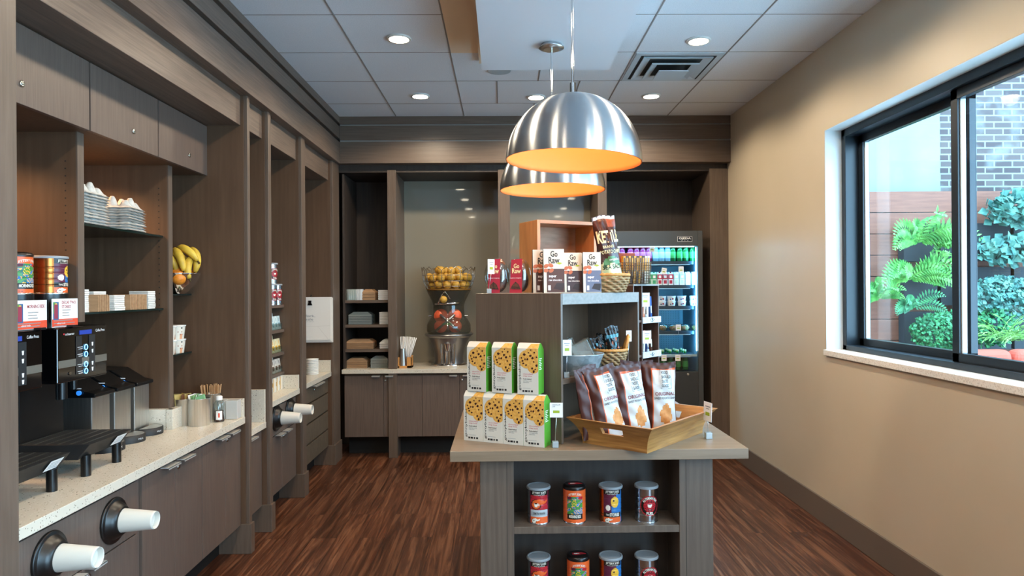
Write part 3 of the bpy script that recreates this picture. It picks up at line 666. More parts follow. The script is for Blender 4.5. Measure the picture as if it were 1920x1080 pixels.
# ---------------------------------------------------------------- condiments
def leafy(q, cx, cy, z, n_, m, r_=.045, s_=.05):
    for k in range(n_):
        a = rnd(0, 2 * PI); rr = rnd(0, r_); p = Vector((cx + rr * math.cos(a), cy + rr * math.sin(a), z)); d = Vector((rnd(-.5, .5), rnd(-.5, .5), 1)).normalized(); u = d.cross(Vector((rnd(-1, 1), rnd(-1, 1), .1))).normalized() * s_ * .4
        q.use(m if k % 3 else MC['white_paper']); q.add([p - u, p + u, p + u + d * s_, p - u + d * s_], [(0, 1, 2, 3)])
def canister(x, y, r_, h, label):
    t = thing('steel_canister', label, 'canister', (x, y, .82), 0, 'steel canisters on the quartz worktop')
    q = MB(STEEL); q.smooth = True; q.at((x, y, .82)).lathe([(r_ * .96, 0), (r_, .004), (r_, h), (r_ + .003, h + .002), (r_ - .003, h), (r_ - .004, .01), (0.001, .01)], 32, cap=(True, False)); q.build('canister_body', t); return t
canister(-1.705, 3.83, .058, .15, 'nearest steel canister, stuffed with green and white packets')
canister(-1.80, 3.86, .058, .145, 'steel canister half hidden by the divider, holding tan packets')
canister(-1.71, 4.0, .05, .15, 'steel canister full of wooden stirrers')
PKG = mat('green_packet', '#7fae7a', .6); PKT = mat('tan_packet', '#b09a5c', .6); PKD = mat('brown_packet', '#6b4630', .6)
for i in range(14):
    a = i * 2.4; rr = .012 + .03 * ((i * 7) % 10) / 10; q = MB([PKG, WHITE, PKG][i % 3]); x, y = -1.705 + rr * math.cos(a), 3.83 + rr * math.sin(a)
    q.at((x, y, .93), rz=a + 1, rx=rnd(-.35, .35), ry=rnd(-.3, .3)).box(-.02, .02, -.0015, .0015, 0, .062)
    tag(q.build('sweetener_packet'), 'green and white sweetener packet standing in the nearest steel canister', 'packet', 'sweetener packets in the nearest canister')
for i in range(8):
    a = i * 2.4; rr = .012 + .028 * ((i * 7) % 10) / 10; q = MB([PKT, PKT, PKD][i % 3]); q.at((-1.80 + rr * math.cos(a), 3.86 + rr * math.sin(a), .925), rz=a, rx=rnd(-.3, .3)).box(-.022, .022, -.0015, .0015, 0, .066)
    tag(q.build('sugar_packet'), 'tan or brown sugar packet in the canister beside the divider', 'packet', 'sugar packets in the half hidden canister')
STK = mat('birch_stick', '#b98f63', .7)
for i in range(34):
    a = i * 2.39996; rr = .043 * math.sqrt((i + .5) / 34); q = MB(STK); q.at((-1.71 + rr * math.cos(a) * .8, 4.0 + rr * math.sin(a) * .8, .84), rz=a, ry=rr * 3).box(-.0028, .0028, -.001, .001, 0, .178 + .008 * ((i * 5) % 7) / 7)
    tag(q.build('wooden_stirrer'), 'thin wooden stirrer in the steel canister behind the honey bottle', 'stirrer', 'wooden stirrers in the canister')
t = thing('honey_bottle', 'clear squeeze bottle of dark honey with white cap', 'bottle', (-1.635, 3.93, .82)); hx, hy = -1.635, 3.93
q = MB(PLAST); q.smooth = True; q.at((hx, hy, .82)).lathe([(.028, 0), (.03, .01), (.024, .05), (.029, .075), (.03, .1), (.022, .118), (.014, .124)], 24); q.build('bottle_body', t)
q = MB(mat('dark_honey', '#3a0f0c', .2)); q.smooth = True; q.at((hx, hy, .822)).lathe([(.026, 0), (.028, .008), (.0225, .049), (.0235, .06)], 24); q.build('honey', t)
q = MB(mat('white_cap', '#e6e4e0', .4)); q.smooth = True; q.at((hx, hy, .944)).lathe([(.018, 0), (.018, .02), (.012, .024)], 20); q.build('cap', t)
q = MB(WHITE); q.at((hx, hy, .822), rz=.35); q.fn = lambda p: (.0295 * math.sin(p[0] / .0295), -.0295 * math.cos(p[0] / .0295), p[2]); q.grid(lambda u, v: (-.018 + u * .036, 0, .012 + v * .05), 8, 4, lambda u, v: ORC if .35 < v < .75 and .2 < u < .8 and int(u * 9) % 2 else WHITE); q.build('label', t)
for i, (x, y, lb) in enumerate(((-1.66, 4.005, 'frosted plastic bin behind the honey bottle'), (-1.585, 4.01, 'frosted plastic bin against the post at the worktop end'))):
    q = MB(PLASTM); q.box(x - .034, x + .034, y - .03, y + .03, .821, .93); tag(q.build('storage_bin', None, .003), lb, 'bin', 'frosted bins on the quartz worktop')
# ---------------------------------------------------------------- carriers, napkins, bowls
CARR = noisy('moulded_pulp', '#c2beb6', '#d0ccc4', (1, 1, 1), 60, 2, .9, .2, .35, .65)
def carrier_proto():
    q = MB(CARR); q.smooth = True
    def fn(u, v):
        x = -.1 + u * .2; y = -.1 + v * .2; z = .006 + .002 * math.sin(x * 90) * math.cos(y * 70)
        for cx_, cy_ in ((-.05, -.05), (.05, -.05), (-.05, .05), (.05, .05)):
            d = math.hypot(x - cx_, y - cy_)
            if d < .037: z -= .0
        for cx_, cy_, h_ in ((0, -.06, .05), (0, .06, .05), (-.06, 0, .05), (.06, 0, .05), (-.06, -.06, .03), (.06, .06, .03), (.06, -.06, .03), (-.06, .06, .03)):
            d = math.hypot(x - cx_, y - cy_); z += h_ * math.exp(-(d / .021) ** 4)
        e = max(abs(x), abs(y))
        if e > .09: z = .0
        if e > .098: z = -.004
        return (x, y, z)
    q.grid(fn, 26, 26); q.grid(lambda u, v: (fn(1 - u, v)[0], fn(1 - u, v)[1], fn(1 - u, v)[2] - .003), 26, 26); return q.build('drink_carrier')
cp = carrier_proto(); first = True
for (x, y, n_, which) in ((-1.965, 3.16, 11, 'taller'), (-1.965, 3.50, 9, 'shorter')):
    for k in range(n_):
        o = cp if first else dup(cp, (0, 0, 0)); first = False
        o.location = (x + rnd(-.004, .004), y + rnd(-.005, .005), 1.881 + k * .0135); o.rotation_euler = (rnd(-.012, .012), rnd(-.012, .012), rnd(-.04, .04) + (0 if which == 'taller' else .12))
        tag(o, 'grey pulp drink carrier, %s up from the glass in the %s stack' % (ORD[k], which), 'drink carrier', 'pulp drink carriers on the upper glass shelf')
NAP = mat('napkin_white', '#dedbd4', .85)
def napkins(x, y, n_, label, w_=.1, l_=.1, z=1.4785, step=.0095):
    for k in range(n_):
        q = MB(NAP); q.at((x + rnd(-.002, .002), y + rnd(-.002, .002), z + k * step), rz=rnd(-.03, .03)); q.box(-w_ / 2, w_ / 2, -l_ / 2, l_ / 2, 0, step * .86)
        tag(q.build('napkin_bundle', None, .001), 'white folded napkin pack, %s up in %s' % (ORD[min(k, 19)], label), 'napkin', 'folded white napkins on the lower glass shelf')
napkins(-1.93, 3.06, 11, 'the stack against the near divider'); napkins(-1.96, 3.25, 10, 'the stack behind the front brown sleeves'); napkins(-1.93, 3.36, 8, 'the middle stack beside the sleeves', .1, .09); napkins(-1.93, 3.665, 10, 'the stack at the far end of the shelf', .1, .075)
for i in range(7):
    q = MB(KRAFT); q.at((-1.875 + i * .002, 3.175 + i * .011, 1.4785), rz=.15, ry=.0).box(-.05, .0, -.003, .003, 0, .075 + .004 * (i % 2)); q2 = q.build('cup_sleeve'); tag(q2, 'brown cardboard cup sleeve, %s of the row leaning by the near napkins' % ORD[i], 'cup sleeve', 'brown cup sleeves on the lower glass shelf')
for i in range(12):
    q = MB(KRAFT); q.at((-1.90, 3.44 + i * .0135, 1.4785), rz=.05).box(-.055, .03, -.0045, .0045, 0, .077); q2 = q.build('cup_sleeve'); tag(q2, 'brown cardboard cup sleeve, %s of the long row before the far napkins' % ORD[i], 'cup sleeve', 'brown cup sleeves on the lower glass shelf')
# paper tubs on the lowest shelf
TUBW = mat('cream_tub', '#ded7c8', .6); TUBR = mat('tub_brown_red', '#8e4028', .6); TUBP = mat('tub_peach', '#d79a72', .6)
def tub_paint(u, v):
    x = (u * 6) % 1; 
    d = math.hypot((x - .5) * 1.3, (v - .15) * 1.0)
    if d < .16: return TUBP
    if d < .3 and v < .5: return TUBR if (d > .24) else TUBP
    if .45 < v < .62 and (int(u * 47) + int(v * 31)) % 4 == 0: return TUBR
    if .78 < v < .86 and .3 < x < .7 and int(u * 90) % 2: return INK
    return TUBW
def tub(x, y, z, label):
    t = thing('paper_tub', label, 'paper tub', (x, y, z), rnd(0, 1), 'printed paper tubs')
    q = MB(TUBW); q.smooth = True; q.at((x, y, z)); q.fn = lambda p: ((.036 + p[2] * .13) * math.cos(p[0]), (.036 + p[2] * .13) * math.sin(p[0]), p[2]); q.grid(lambda u, v: (u * 2 * PI, 0, v * .075), 60, 10, tub_paint); q.build('tub_side', t)
    q = MB(WHITE); q.smooth = True; q.at((x, y, z)).lathe([(.046, .073), (.049, .075), (.049, .079), (.044, .08)], 30, cap=(True, True)); q.build('rim', t); return t
pos = [('left', -1.91, 3.87), ('middle', -1.895, 3.965), ('right', -1.90, 4.02)]
tp = [( -1.90, 3.86, 'near divider'), (-1.90, 3.96, 'shelf middle'), (-1.905, 4.028 + .0, 'shelf end')]
for k in range(2):
    for (x, y, w_) in ((-1.90, 3.87, 'near end'), (-1.90, 3.985, 'far end')):
        tub(x, y, 1.2125 + k * .081, 'cream paper tub printed with bowls, %s layer, at the %s of its shelf' % (['lower', 'upper'][k], w_))
# fruit bowl
t = thing('steel_fruit_bowl', 'polished steel bowl of bananas and oranges on the small glass shelf', 'bowl', (-1.875, 3.94, 1.5555)); bxx, byy = -1.875, 3.94
q = MB(CHROME); q.smooth = True; q.at((bxx, byy, 1.5555)).lathe([(.04, 0), (.06, .012), (.1, .06), (.125, .115), (.129, .118), (.122, .113), (.096, .06), (.05, .015), (.001, .012)], 40, cap=(True, False)); q.build('bowl_body', t)
OR = noisy('orange_peel', '#d8791a', '#e89130', (1, 1, 1), 90, 2, .45, .2, .3, .7); BAN = noisy('banana_peel', '#b8932c', '#e0bb45', (1, 1, 1), 14, 4, .5, 0, .3, .65); STEM = mat('banana_stem', '#4a3a18', .8)
opos = [(-.06, -.06, .075), (.045, -.075, .07), (.065, .03, .075), (-.02, .04, .06), (-.065, .05, .08), (.02, -.03, .10)]
for i, (dx, dy, dz) in enumerate(opos):
    q = MB(OR); q.smooth = True; q.sphere((bxx + dx, byy + dy, 1.5555 + dz + .02), .04, 18, 12); tag(q.build('orange'), 'orange among the fruit in the polished steel bowl', 'orange', 'oranges in the steel bowl')
def banana(p, rz, tilt, L_=.19, roll=0, label=''):
    t = thing('banana', label, 'banana', p, 0, 'bananas heaped on the steel bowl'); M0 = Matrix.Translation(p) @ Matrix.Rotation(rz, 4, 'Z') @ Matrix.Rotation(tilt, 4, 'Y') @ Matrix.Rotation(roll, 4, 'X'); R_ = .11
    pts = [M0 @ Vector((R_ * math.sin(a), 0, R_ * (math.cos(a) - .8))) for a in [(-.8 + 1.6 * i / 14) for i in range(15)]]
    q = MB(BAN); q.smooth = True; q.tube(pts, lambda s_: .0235 * max(.25, math.sin(PI * (s_ * .9 + .05)) ** .45), 7); q.build('banana_body', t)
    d = (pts[-1] - pts[-2]).normalized(); q = MB(STEM); q.smooth = True; q.tube([pts[-1] - d * .004, pts[-1] + d * .02], .005, 6); d = (pts[0] - pts[1]).normalized(); q.tube([pts[0] - d * .004, pts[0] + d * .005], .006, 6); q.build('stem', t)
bl = ['banana curving over the front of the bowl', 'banana arching upright at the top of the heap', 'banana at the right side of the heap', 'banana lying low at the left of the heap', 'banana leaning toward the wall behind the others', 'short banana resting on the bowl rim at the right']
for i, (dx, dy, dz, rz, tl, rl) in enumerate(((.035, -.05, .20, -.6, .9, .3), (.06, .0, .235, -.3, .5, .6), (.085, .03, .20, -.9, 1.1, -.4), (-.02, -.07, .18, .5, .8, .2), (-.02, .03, .20, .2, .4, .0), (.085, -.02, .155, -1.4, .9, .5))):
    banana(Vector((bxx + dx, byy + dy, 1.5555 + dz)), rz, tl, roll=rl, label=bl[i])

for y in (2.62, 3.45):
    q = MB(mat('puck_lens', '#ffffff', .5, emis='#ffb070', es=4)); q.smooth = True; q.cyl((-2.22, y, 2.252), .03, .009); q.build('puck_light', up)
    light('niche_puck', 'SPOT', (-2.22, y, 2.245), 26.0, (1, .52, .22), spot_size=2.6, spot_blend=.8, shadow_soft_size=.03)
# ================================================================ TEA BAY (small shelves and boxes)
t = thing('shelf_rack', 'narrow taupe shelf rack of four shelves in the tea bay', 'shelf rack', (-2.0, 4.83, .83))
for z in (1.465, 1.28, 1.11, .96):
    bx(WOODY, (-2.35, -1.655, 4.50, 5.166, z - .022, z)).build('shelf', t, .001)
# coffee cans: painted by a small cell function, so every label is drawn in colour
J1 = mat('can_orange', '#e2602a', .35); J2 = mat('can_black', '#17120f', .35); J3 = mat('can_red', '#b3242e', .35); J4 = mat('can_plum', '#5a2038', .35); J5 = mat('can_cream', '#e8e2d4', .4)
J6 = mat('can_blue', '#2c6fae', .35); J7 = mat('can_green', '#3f8a3a', .35); J8 = mat('can_yellow', '#e8b23a', .35); J9 = mat('can_teal', '#2a6a62', .35); JT = mat('can_tin', '#b9bcc0', .2, 1); JC = mat('can_copper', '#a0602e', .22, .9); JG = mat('can_grey_label', '#a9b2b6', .4)
LIDG = mat('grey_plastic_lid', '#8a9095', .4); LIDB = mat('black_plastic_lid', '#120c0b', .3)
def cup_icon(x, y, cx, cy, s):       # steaming cup outline: returns colour or None
    dx, dy = (x - cx) / s, (y - cy) / s
    if abs(dx) < .8 - .25 * (dy < -.3) and -.9 < dy < .55: return J5 if not (dy > .25 and abs(dx) < .6) else J2
    if .75 < dx < 1.25 and -.5 < dy < .35: return J5 if (dx > 1.05 or dy > .15 or dy < -.3) else None
    return None
def flame(x, y, cx, cy, s, a):
    dx, dy = (x - cx) / s, (y - cy) / s
    r_ = math.hypot(dx, dy)
    if r_ < 1: return a
    if 0 < dx < 3 and abs(dy - .35 * dx - .25 * math.sin(dx * 2.2)) < .95 * (1 - dx / 3.1): return a
    if r_ < 1.18: return J2
    return None
def p_java(x, y):                    # x: -1..1 over the label, y: 0..1 up
    if abs(x) > 1: return J4 if abs(x) < 1.15 else JT
    if y > .83: return J2
    if y > .42: return cup_icon(x, y * 3.7, -.35, 2.12, .27) or flame(x, y * 3.7, -.35, 2.12, .46, J1) or (J4 if (int(x * 23) * 7 + int(y * 41) * 5) % 11 == 0 else J3)
    if y > .22: return JG
    return cup_icon(x, y * 3.7, -.6, .34, .16) or flame(x, y * 3.7, -.6, .36, .24, J5) or J1
def p_ride(x, y):
    if y < .03 or y > .97: return JT
    if abs(x) < .92 and .28 < y < .78:
        if y > .70 and abs(x) > .35: return J3 if x > 0 else J4
        if math.hypot(x + .1, (y - .6) * 3) < .3: return J7 if (int(x * 19) + int(y * 37)) % 3 else J8
        if y < .42 and x > -.1: return J6 if (int(x * 17) + int(y * 29)) % 3 else J8
        k = math.sin(x * 9 + math.sin(y * 26) * 2) + math.cos(y * 31 - x * 5)
        return J7 if k > .3 else (J9 if k > -.6 else (J8 if k > -1.2 else J6))
    if abs(x) < .92 and .14 < y <= .28: return J2
    return J1
def p_stories(x, y):
    if abs(x) > 1: return JC if x < 0 else (J6 if abs(x) < 1.15 else JT)
    if y > .83: return J2
    if y > .32:
        r_ = math.hypot((x - .25), (y - .62) * 2.8)
        if r_ < .44: return J2 if math.hypot(x - .12, (y - .66) * 3.2) < .10 else J8
        if y < .5 and x > -.1: return J6
        if math.hypot(x + .5, (y - .45) * 3.2) < .26: return J5
        return J4 if x < .35 else J6
    if y > .19: return J2
    return cup_icon(x, y * 3.7, -.6, .3, .15) or flame(x, y * 3.7, -.6, .32, .22, J5) or J1
def p_alt(x, y):
    r_ = math.hypot(x, (y - .5) * 3.5); a = math.atan2((y - .5) * 3.5, x)
    if r_ < 1.02:
        c_ = cup_icon(x, y * 3.5, -.03, 1.79, .24)
        if c_: return c_
        if r_ < .5 + .09 * math.cos(a * 14): return J2 if r_ > .42 + .09 * math.cos(a * 14) else J3
        if r_ < .66: return J3
        if r_ > .94: return J3
        return J2
    return JT
CANS = {'java': (p_java, LIDG), 'ride': (p_ride, LIDB), 'stories': (p_stories, LIDG), 'alt': (p_alt, LIDG)}
CR, CH = .0485, .148
def cyl_fn(R_, z0=0, a0=0):
    return lambda x, z: (R_ * math.sin(x / R_ + a0), -R_ * math.cos(x / R_ + a0), z0 + z)
def can_proto(kind, label):
    paint, lm = CANS[kind]; t = thing('coffee_can', label, 'coffee can', (0, 0, 0), 0, 'coffee cans'); lw_ = .042 if kind == 'alt' else .040
    q = MB(JT); q.smooth = True
    ribs = lambda z: CR - .0008 * (abs(((z * 100) % 2.4) - 1.2) < .25) * (.03 < z < .12)
    q.grid(lambda u, v: (ribs(v * CH) * math.sin((u - .5) * 2 * PI), -ribs(v * CH) * math.cos((u - .5) * 2 * PI), v * CH), 120, 60, lambda u, v: paint((u - .5) * 2 * PI * CR / lw_ if kind != 'ride' else (u - .5) * 2 * PI * CR / lw_, v))
    q.use(JT).lathe([(CR + .001, 0), (CR + .001, .004), (CR, .005)], 40, cap=(True, False)); q.smooth = False
    f_ = cyl_fn(CR + .0006)
    if kind in ('java', 'stories'):
        q.text("JITTERY JOE'S", .062, .012, J5, lambda x, z: f_(x, .134 + z), .02); q.text("WHOLE BEAN COFFEE", .05, .004, J5, lambda x, z: f_(x, .1255 + z))
    if kind == 'java': q.text('SUMATRA WAHANA', .054, .010, INK, lambda x, z: f_(x, .047 + z), .01)
    if kind == 'stories': q.text('TWO', .014, .008, J5, lambda x, z: f_(x - .022, .037 + z), .02); q.text('STORIES', .044, .014, J5, lambda x, z: f_(x + .009, .038 + z), .03)
    if kind == 'ride':
        q.text("JITTERY JOE'S", .058, .012, J5, lambda x, z: f_(x, .127 + z - x * x * 8), .02); q.text('MORNING RIDE', .052, .013, J5, lambda x, z: f_(x, .032 + z), .03)
        q.text('12 oz', .012, .005, J2, lambda x, z: f_(x - .022, .012 + z))
    if kind == 'alt':
        def arc(x, z):
            a = x / .0335; r_ = .0335 + z; return f_(r_ * math.sin(a), CH * .5 + r_ * math.cos(a))
        q.text('ALTERNATIVE', .074, .0105, J5, arc, .03); q.text('FUEL', .032, .012, J5, lambda x, z: f_(x, .042 + z), .03)
    q.build('can_body', t)
    q = MB(lm); q.smooth = True
    if lm is LIDG: q.lathe([(CR + .003, CH - .004), (CR + .0035, CH + .002), (CR + .002, CH + .006), (CR - .003, CH + .007), (CR - .006, CH + .0045)], 40)
    else:
        q.lathe([(CR + .001, CH - .006), (CR + .0015, CH + .002), (CR - .002, CH + .010), (CR - .008, CH + .012)], 40)
        q.use(J3); pts = [(.03 * math.cos(a) * (1 + .2 * math.cos(3 * a)), .014 * math.sin(a) * (1 + .3 * math.sin(2 * a)), CH + .0126) for a in [2 * PI * k / 24 for k in range(24)]]; q.smooth = False; q.poly(pts)
        q.use(J5).poly([(x * .4 - .008, y * .4, z + .0003) for x, y, z in pts])
    q.build('lid', t); return t
names = {'java': 'coffee can with a flaming cup and a pale grey name strip', 'ride': 'orange coffee can with a black lid and green picture', 'stories': 'coffee can with a yellow cartoon face on plum and blue', 'alt': 'silver coffee can with a round red and black badge'}
protos = {}
def place_can(kind, loc, rz, label, group):
    if kind not in protos:
        protos[kind] = can_proto(kind, label); o = protos[kind]; o.location = loc; o.rotation_euler = (0, 0, rz); o['group'] = group; return o
    return dup(protos[kind], loc, rz, label, group)
# ================================================================ ISLAND
ISX0, ISX1 = -.10, .885; TB = .90
isl = thing('island_unit', 'taupe display island with a thick top and open can shelves', 'display island', (.4, 3.5, 0))
bx(ISLTOP, (-.222, 1.02, 2.81, 4.35, TB - .044, TB)).build('table_top', isl, .002)
for (a, b) in ((ISX0, .042), (.742, ISX1)):
    bx(ISLW, (a, b, 2.86, 4.25, 0, TB - .044)).build('end_panel', isl, .002)
bx(mat('groove', '#3a332d', .7), (.012, .0145, 2.8595, 2.86, 0, .856), (.77, .7725, 2.8595, 2.86, 0, .856)).build('trim_groove', isl)
bx(DARKW, (.042, .742, 3.06, 3.08, 0, TB - .044)).build('back_panel', isl)
for z in (.566, .262): bx(ISLW, (.042, .742, 2.862, 3.06, z - .03, z)).build('shelf', isl, .0015)
bx(DARKW, (.042, .742, 2.862, 3.06, 0, .06)).build('plinth', isl)
for row, z in enumerate((.566, .262)):
    for i, (kd, px) in enumerate((('java', 1010), ('ride', 1077), ('stories', 1145), ('alt', 1212))):
        if row and kd == 'ride': px = 1084
        p = at(px, 950 if not row else 1060, Y=2.935)
        place_can(kd, (p.x, 2.935, z), (.0, -.05, .02, .12)[i] + .02 * row, names[kd] + (', upper island shelf' if not row else ', lower island shelf'), 'coffee cans on the island shelves')
# cans on the coffee machines and in the tea bay
o = place_can('ride', (-1.90, 2.655, 1.563), PI / 2 - .1, 'wide orange coffee can on the bean hopper of the nearest coffee machine', 'coffee cans on the coffee machines'); o.scale = (1.42, 1.42, 1.02)
o = place_can('stories', (-1.90, 2.865, 1.563), PI / 2 + .15, 'wide coppery coffee can on the bean hopper of the farther coffee machine', 'coffee cans on the coffee machines'); o.scale = (1.42, 1.42, 1.02)
k = 0
for (x, y, z, lb) in ((-1.70, 5.10, 1.465, 'silver badge coffee can at the front right of the top tea-bay shelf'), (-1.70, 4.985, 1.465, 'silver badge coffee can beside the right one on the top tea-bay shelf'), (-1.72, 5.06, 1.621, 'silver badge coffee can stacked on top of the two in the tea bay')):
    place_can('alt', (x, y, z), PI / 2 - .5, lb, 'coffee cans in the tea bay')
# tea packets in clear trays
TEAS = [(1.28, '#cfe0e2', '#7fa9b4', 'pale blue'), (1.11, '#efe3b8', '#e0a92e', 'yellow'), (.96, '#e6ddd0', '#6a5040', 'brown and cream')]
for z, c1, c2, nm in TEAS:
    m1 = mat('tea_' + nm, c1, .6); m2 = mat('tea_accent_' + nm, c2, .6)
    for j, y in enumerate((4.93, 5.0, 5.07, 5.135)):
        for r_ in range(2):
            q = MB(m1); q.at((-1.685 - r_ * .05, y, z + .0005), ry=-.12); q.box(-.006, .006, -.028, .028, 0, .10 + r_ * .02); q.use(m2).box(.006, .0066, -.02, .02, .018, .05).box(.006, .0066, -.004, .004, .06, .085); q.use(INK).box(.006, .0067, -.012, .012, .026, .029)
            tag(q.build('tea_packet'), '%s tea packet, %s from left, %s row of its clear tray' % (nm, ORD[j], ['front', 'rear'][r_]), 'tea packet', 'tea packets on the tea-bay shelves')
    q = MB(PLAST); q.box(-1.672, -1.669, 4.90, 5.16, z, z + .045).box(-1.76, -1.67, 4.90, 4.903, z, z + .04).box(-1.76, -1.67, 5.157, 5.16, z, z + .04)
    tag(q.build('packet_tray'), 'clear plastic tray holding the %s tea packets' % nm, 'tray', 'clear trays on the tea-bay shelves')
BXW = mat('ivory_box', '#e2dccd', .6); BXO = mat('ochre_box', '#c89a3c', .6)
for j in range(6):
    y = 4.70 + j * .075; q = bx(BXW, (-1.80, -1.66, y, y + .06, .831, .935)); q.use(BXO).box(-1.66, -1.6594, y + .003, y + .016, .835, .93).box(-1.80, -1.66, y - .0006, y, .87, .90)
    tag(q.build('tea_box', None, .001), 'ivory tea box with an ochre stripe, %s of the row from the left' % ORD[j], 'tea box', 'ivory tea boxes on the tea-bay worktop')
# dark item in the narrow bay
t = thing('sandwich_press', 'black slotted appliance on the low narrow worktop', 'appliance', (-1.68, 4.30, .72)); bx(BLACK, (-1.86, -1.62, 4.20, 4.395, .725, .765)).build('base', t, .004)
q = MB(DARKG)
for k in range(6): q.box(-1.84 + k * .036, -1.82 + k * .036, 4.195, 4.40, .765, .776)
q.box(-1.86, -1.62, 4.2, 4.395, .764, .767); q.build('grill', t)
# ================================================================ HANGING BAGS
BAGW = mat('white_paper_bag', '#e4dfd8', .75); yb = 6.085
bags = []
for k in range(4):
    x0, x1 = at(572, 600, Y=yb).x - k * .006, at(621 + k * 1.3, 600, Y=yb).x; z1 = at(600, 557 + (k % 2), Y=yb).z; z0 = at(600, 637 + k, Y=yb).z - .003 * k
    q = MB(BAGW); yk = yb - .03 + k * .006
    q.box(x0, x1, yk, yk + .0035, z0, z1)
    if k == 0:
        q.use(mat('bag_fold', '#cfc9c0', .8)).add([(x0, yk - .0005, z0 + .12), (x1, yk - .0005, z0 + .125), (x1, yk - .0005, z0 + .127), (x0, yk - .0005, z0 + .122)], [(0, 1, 2, 3)]).add([(x0 + .12, yk - .0005, z0 + .12), (x0 + .122, yk - .0005, z0 + .12), (x1 - .02, yk - .0005, z0 + .01), (x1 - .024, yk - .0005, z0 + .01)], [(0, 1, 2, 3)])
        q.text('fork,\nsale', .085, .05, GREY, lambda x, z: (x0 + .055 + x, yk - .0008, z0 + .2 + z)); q.text('green fresh cafe', .07, .006, GREY, lambda x, z: (x0 + .05 + x, yk - .0008, z0 + .163 + z))
    tag(q.build('paper_bag'), ['front white paper bag with grey lettering hanging from the black clip', 'white paper bag directly behind the lettered one', 'third white paper bag of the hanging bundle', 'rearmost white paper bag of the hanging bundle'][k], 'paper bag', 'white paper bags hanging from the clip')
t = thing('bulldog_clip', 'black clip holding the white paper bags', 'clip', (at(583, 560, Y=yb).x, yb - .03, at(583, 568, Y=yb).z)); cp_ = at(583, 566, Y=yb)
q = MB(BLACK); q.prism([(cp_.x - .022, cp_.z - .03), (cp_.x + .022, cp_.z - .03), (cp_.x + .012, cp_.z - .008), (cp_.x + .014, cp_.z + .012), (cp_.x - .014, cp_.z + .012), (cp_.x - .012, cp_.z - .008)], yb - .038, yb - .004); q.build('jaws', t, .002)
q = MB(BLACK); q.smooth = True; q.tube([(cp_.x, yb - .02, cp_.z + .01), (cp_.x + .004, yb - .01, cp_.z + .05), (cp_.x + .004, yb, cp_.z + .06)], .006, 8); q.build('hook', t)
for k in range(11):
    q = MB(WHITE); z = .8405 + k * .0125; p = at(583, 690, Y=5.9); q.smooth = True; q.at((-1.66, 5.93, z)).lathe([(.05, 0), (.055, .004), (.054, .009), (.03, .0105)], 28)
    tag(q.build('paper_bowl'), 'white paper bowl, %s up in the stack under the hanging bags' % ORD[k], 'bowl', 'stacked white bowls under the hanging bags')
# ================================================================ BACK RUN
worktop_t = thing('worktop', 'long quartz worktop along the back wall with the juicer', 'worktop', (-.3, 6.6, .79))
bx(QUARTZ, (-1.50, .90, 6.335, 6.90, .79, .83)).build('slab', worktop_t, .002)
def back_base(x0, x1, doors, label):
    t = thing('base_cabinet', label, 'cabinet', ((x0 + x1) / 2, 6.6, 0)); bx(NICHE, (x0, x1, 6.39, 6.90, .19, .79)).build('body', t); bx(KICK, (x0, x1, 6.56, 6.90, 0, .19)).build('toe_kick', t)
    for a, b, pa, pb, lk in doors:
        d = bx(LAMV, (a + .0015, b - .0015, 6.37, 6.39, .195, .765)).build('door', t, .001)
        if pa: 
            A, B = at(pa, 704, Y=6.37).x, at(pb, 704, Y=6.37).x; bx(PULLM, (A, B, 6.325, 6.372, .765, .769), (A, B, 6.335, 6.338, .757, .769)).build('handle', d)
        if lk: lock(MB(LOCKM), Vector((at(lk, 713, Y=6.37).x, 6.37, .72)), 'Y').build('lock', d)
gx = lambda px: at(px, 760, Y=6.37).x
back_base(-1.485, gx(792), [(-1.485, gx(719.5), 698, 713, None), (gx(719.5), gx(792), 723, 738, 722)], 'two-door base cabinet under the box shelves on the back wall')
back_base(gx(792), gx(936), [(gx(792), gx(862), 843, 857, None), (gx(862), gx(936), 868, 882, 866)], 'two-door base cabinet under the juicer')
back_base(gx(936), .895, [(gx(936), .42, None, None, None), (.42, .895, None, None, None)], 'base cabinet mostly hidden behind the display island')
t = thing('wall_shelf_unit', 'dark shelf unit of three shelves with boxes and lids on the back wall', 'shelf unit', (-1.28, 6.6, .83))
bx(DARKW, (-1.50, -1.48, 6.40, 6.93, .831, 2.66)).build('side_panel', t)
for z in (1.474, 1.243, 1.012): bx(WOODX, (-1.48, -1.072, 6.40, 6.92, z - .026, z)).build('shelf', t, .001)
def pbox(x0, x1, z0, h, m, name, label, cat, group, y=6.45, n_=1, lid=True, d=.18):
    for k in range(n_):
        hh = h / n_; z = z0 + k * hh; q = MB(m)
        q.add([(x0 + .004, y + .004, z), (x1 - .004, y + .004, z), (x1 - .004, y + d, z), (x0 + .004, y + d, z), (x0, y, z + hh * .93), (x1, y, z + hh * .93), (x1, y + d, z + hh * .93), (x0, y + d, z + hh * .93)], [(0, 3, 2, 1), (0, 1, 5, 4), (1, 2, 6, 5), (2, 3, 7, 6), (3, 0, 4, 7), (4, 5, 6, 7)])
        q.use(INK).box(x0 + .008, x1 - .008, y + .003, y + .0035, z + .0002, z + .0014) if n_ > 1 else None
        if lid and k == n_ - 1:
            q.use(m); i_ = min(.045, (x1 - x0) * .3); q.add([(x0, y, z + hh * .93), (x1, y, z + hh * .93), (x1, y + d, z + hh * .93), (x0, y + d, z + hh * .93), (x0 + i_, y + .03, z + hh + .028), (x1 - i_, y + .03, z + hh + .028), (x1 - i_, y + d, z + hh + .028), (x0 + i_, y + d, z + hh + .028)], [(4, 5, 6, 7), (0, 1, 5, 4), (1, 2, 6, 5), (3, 0, 4, 7)])
        tag(q.build(name, None), (('%s, %s up in its pile' % (label, ORD[k])) if n_ > 1 else label), cat, group)
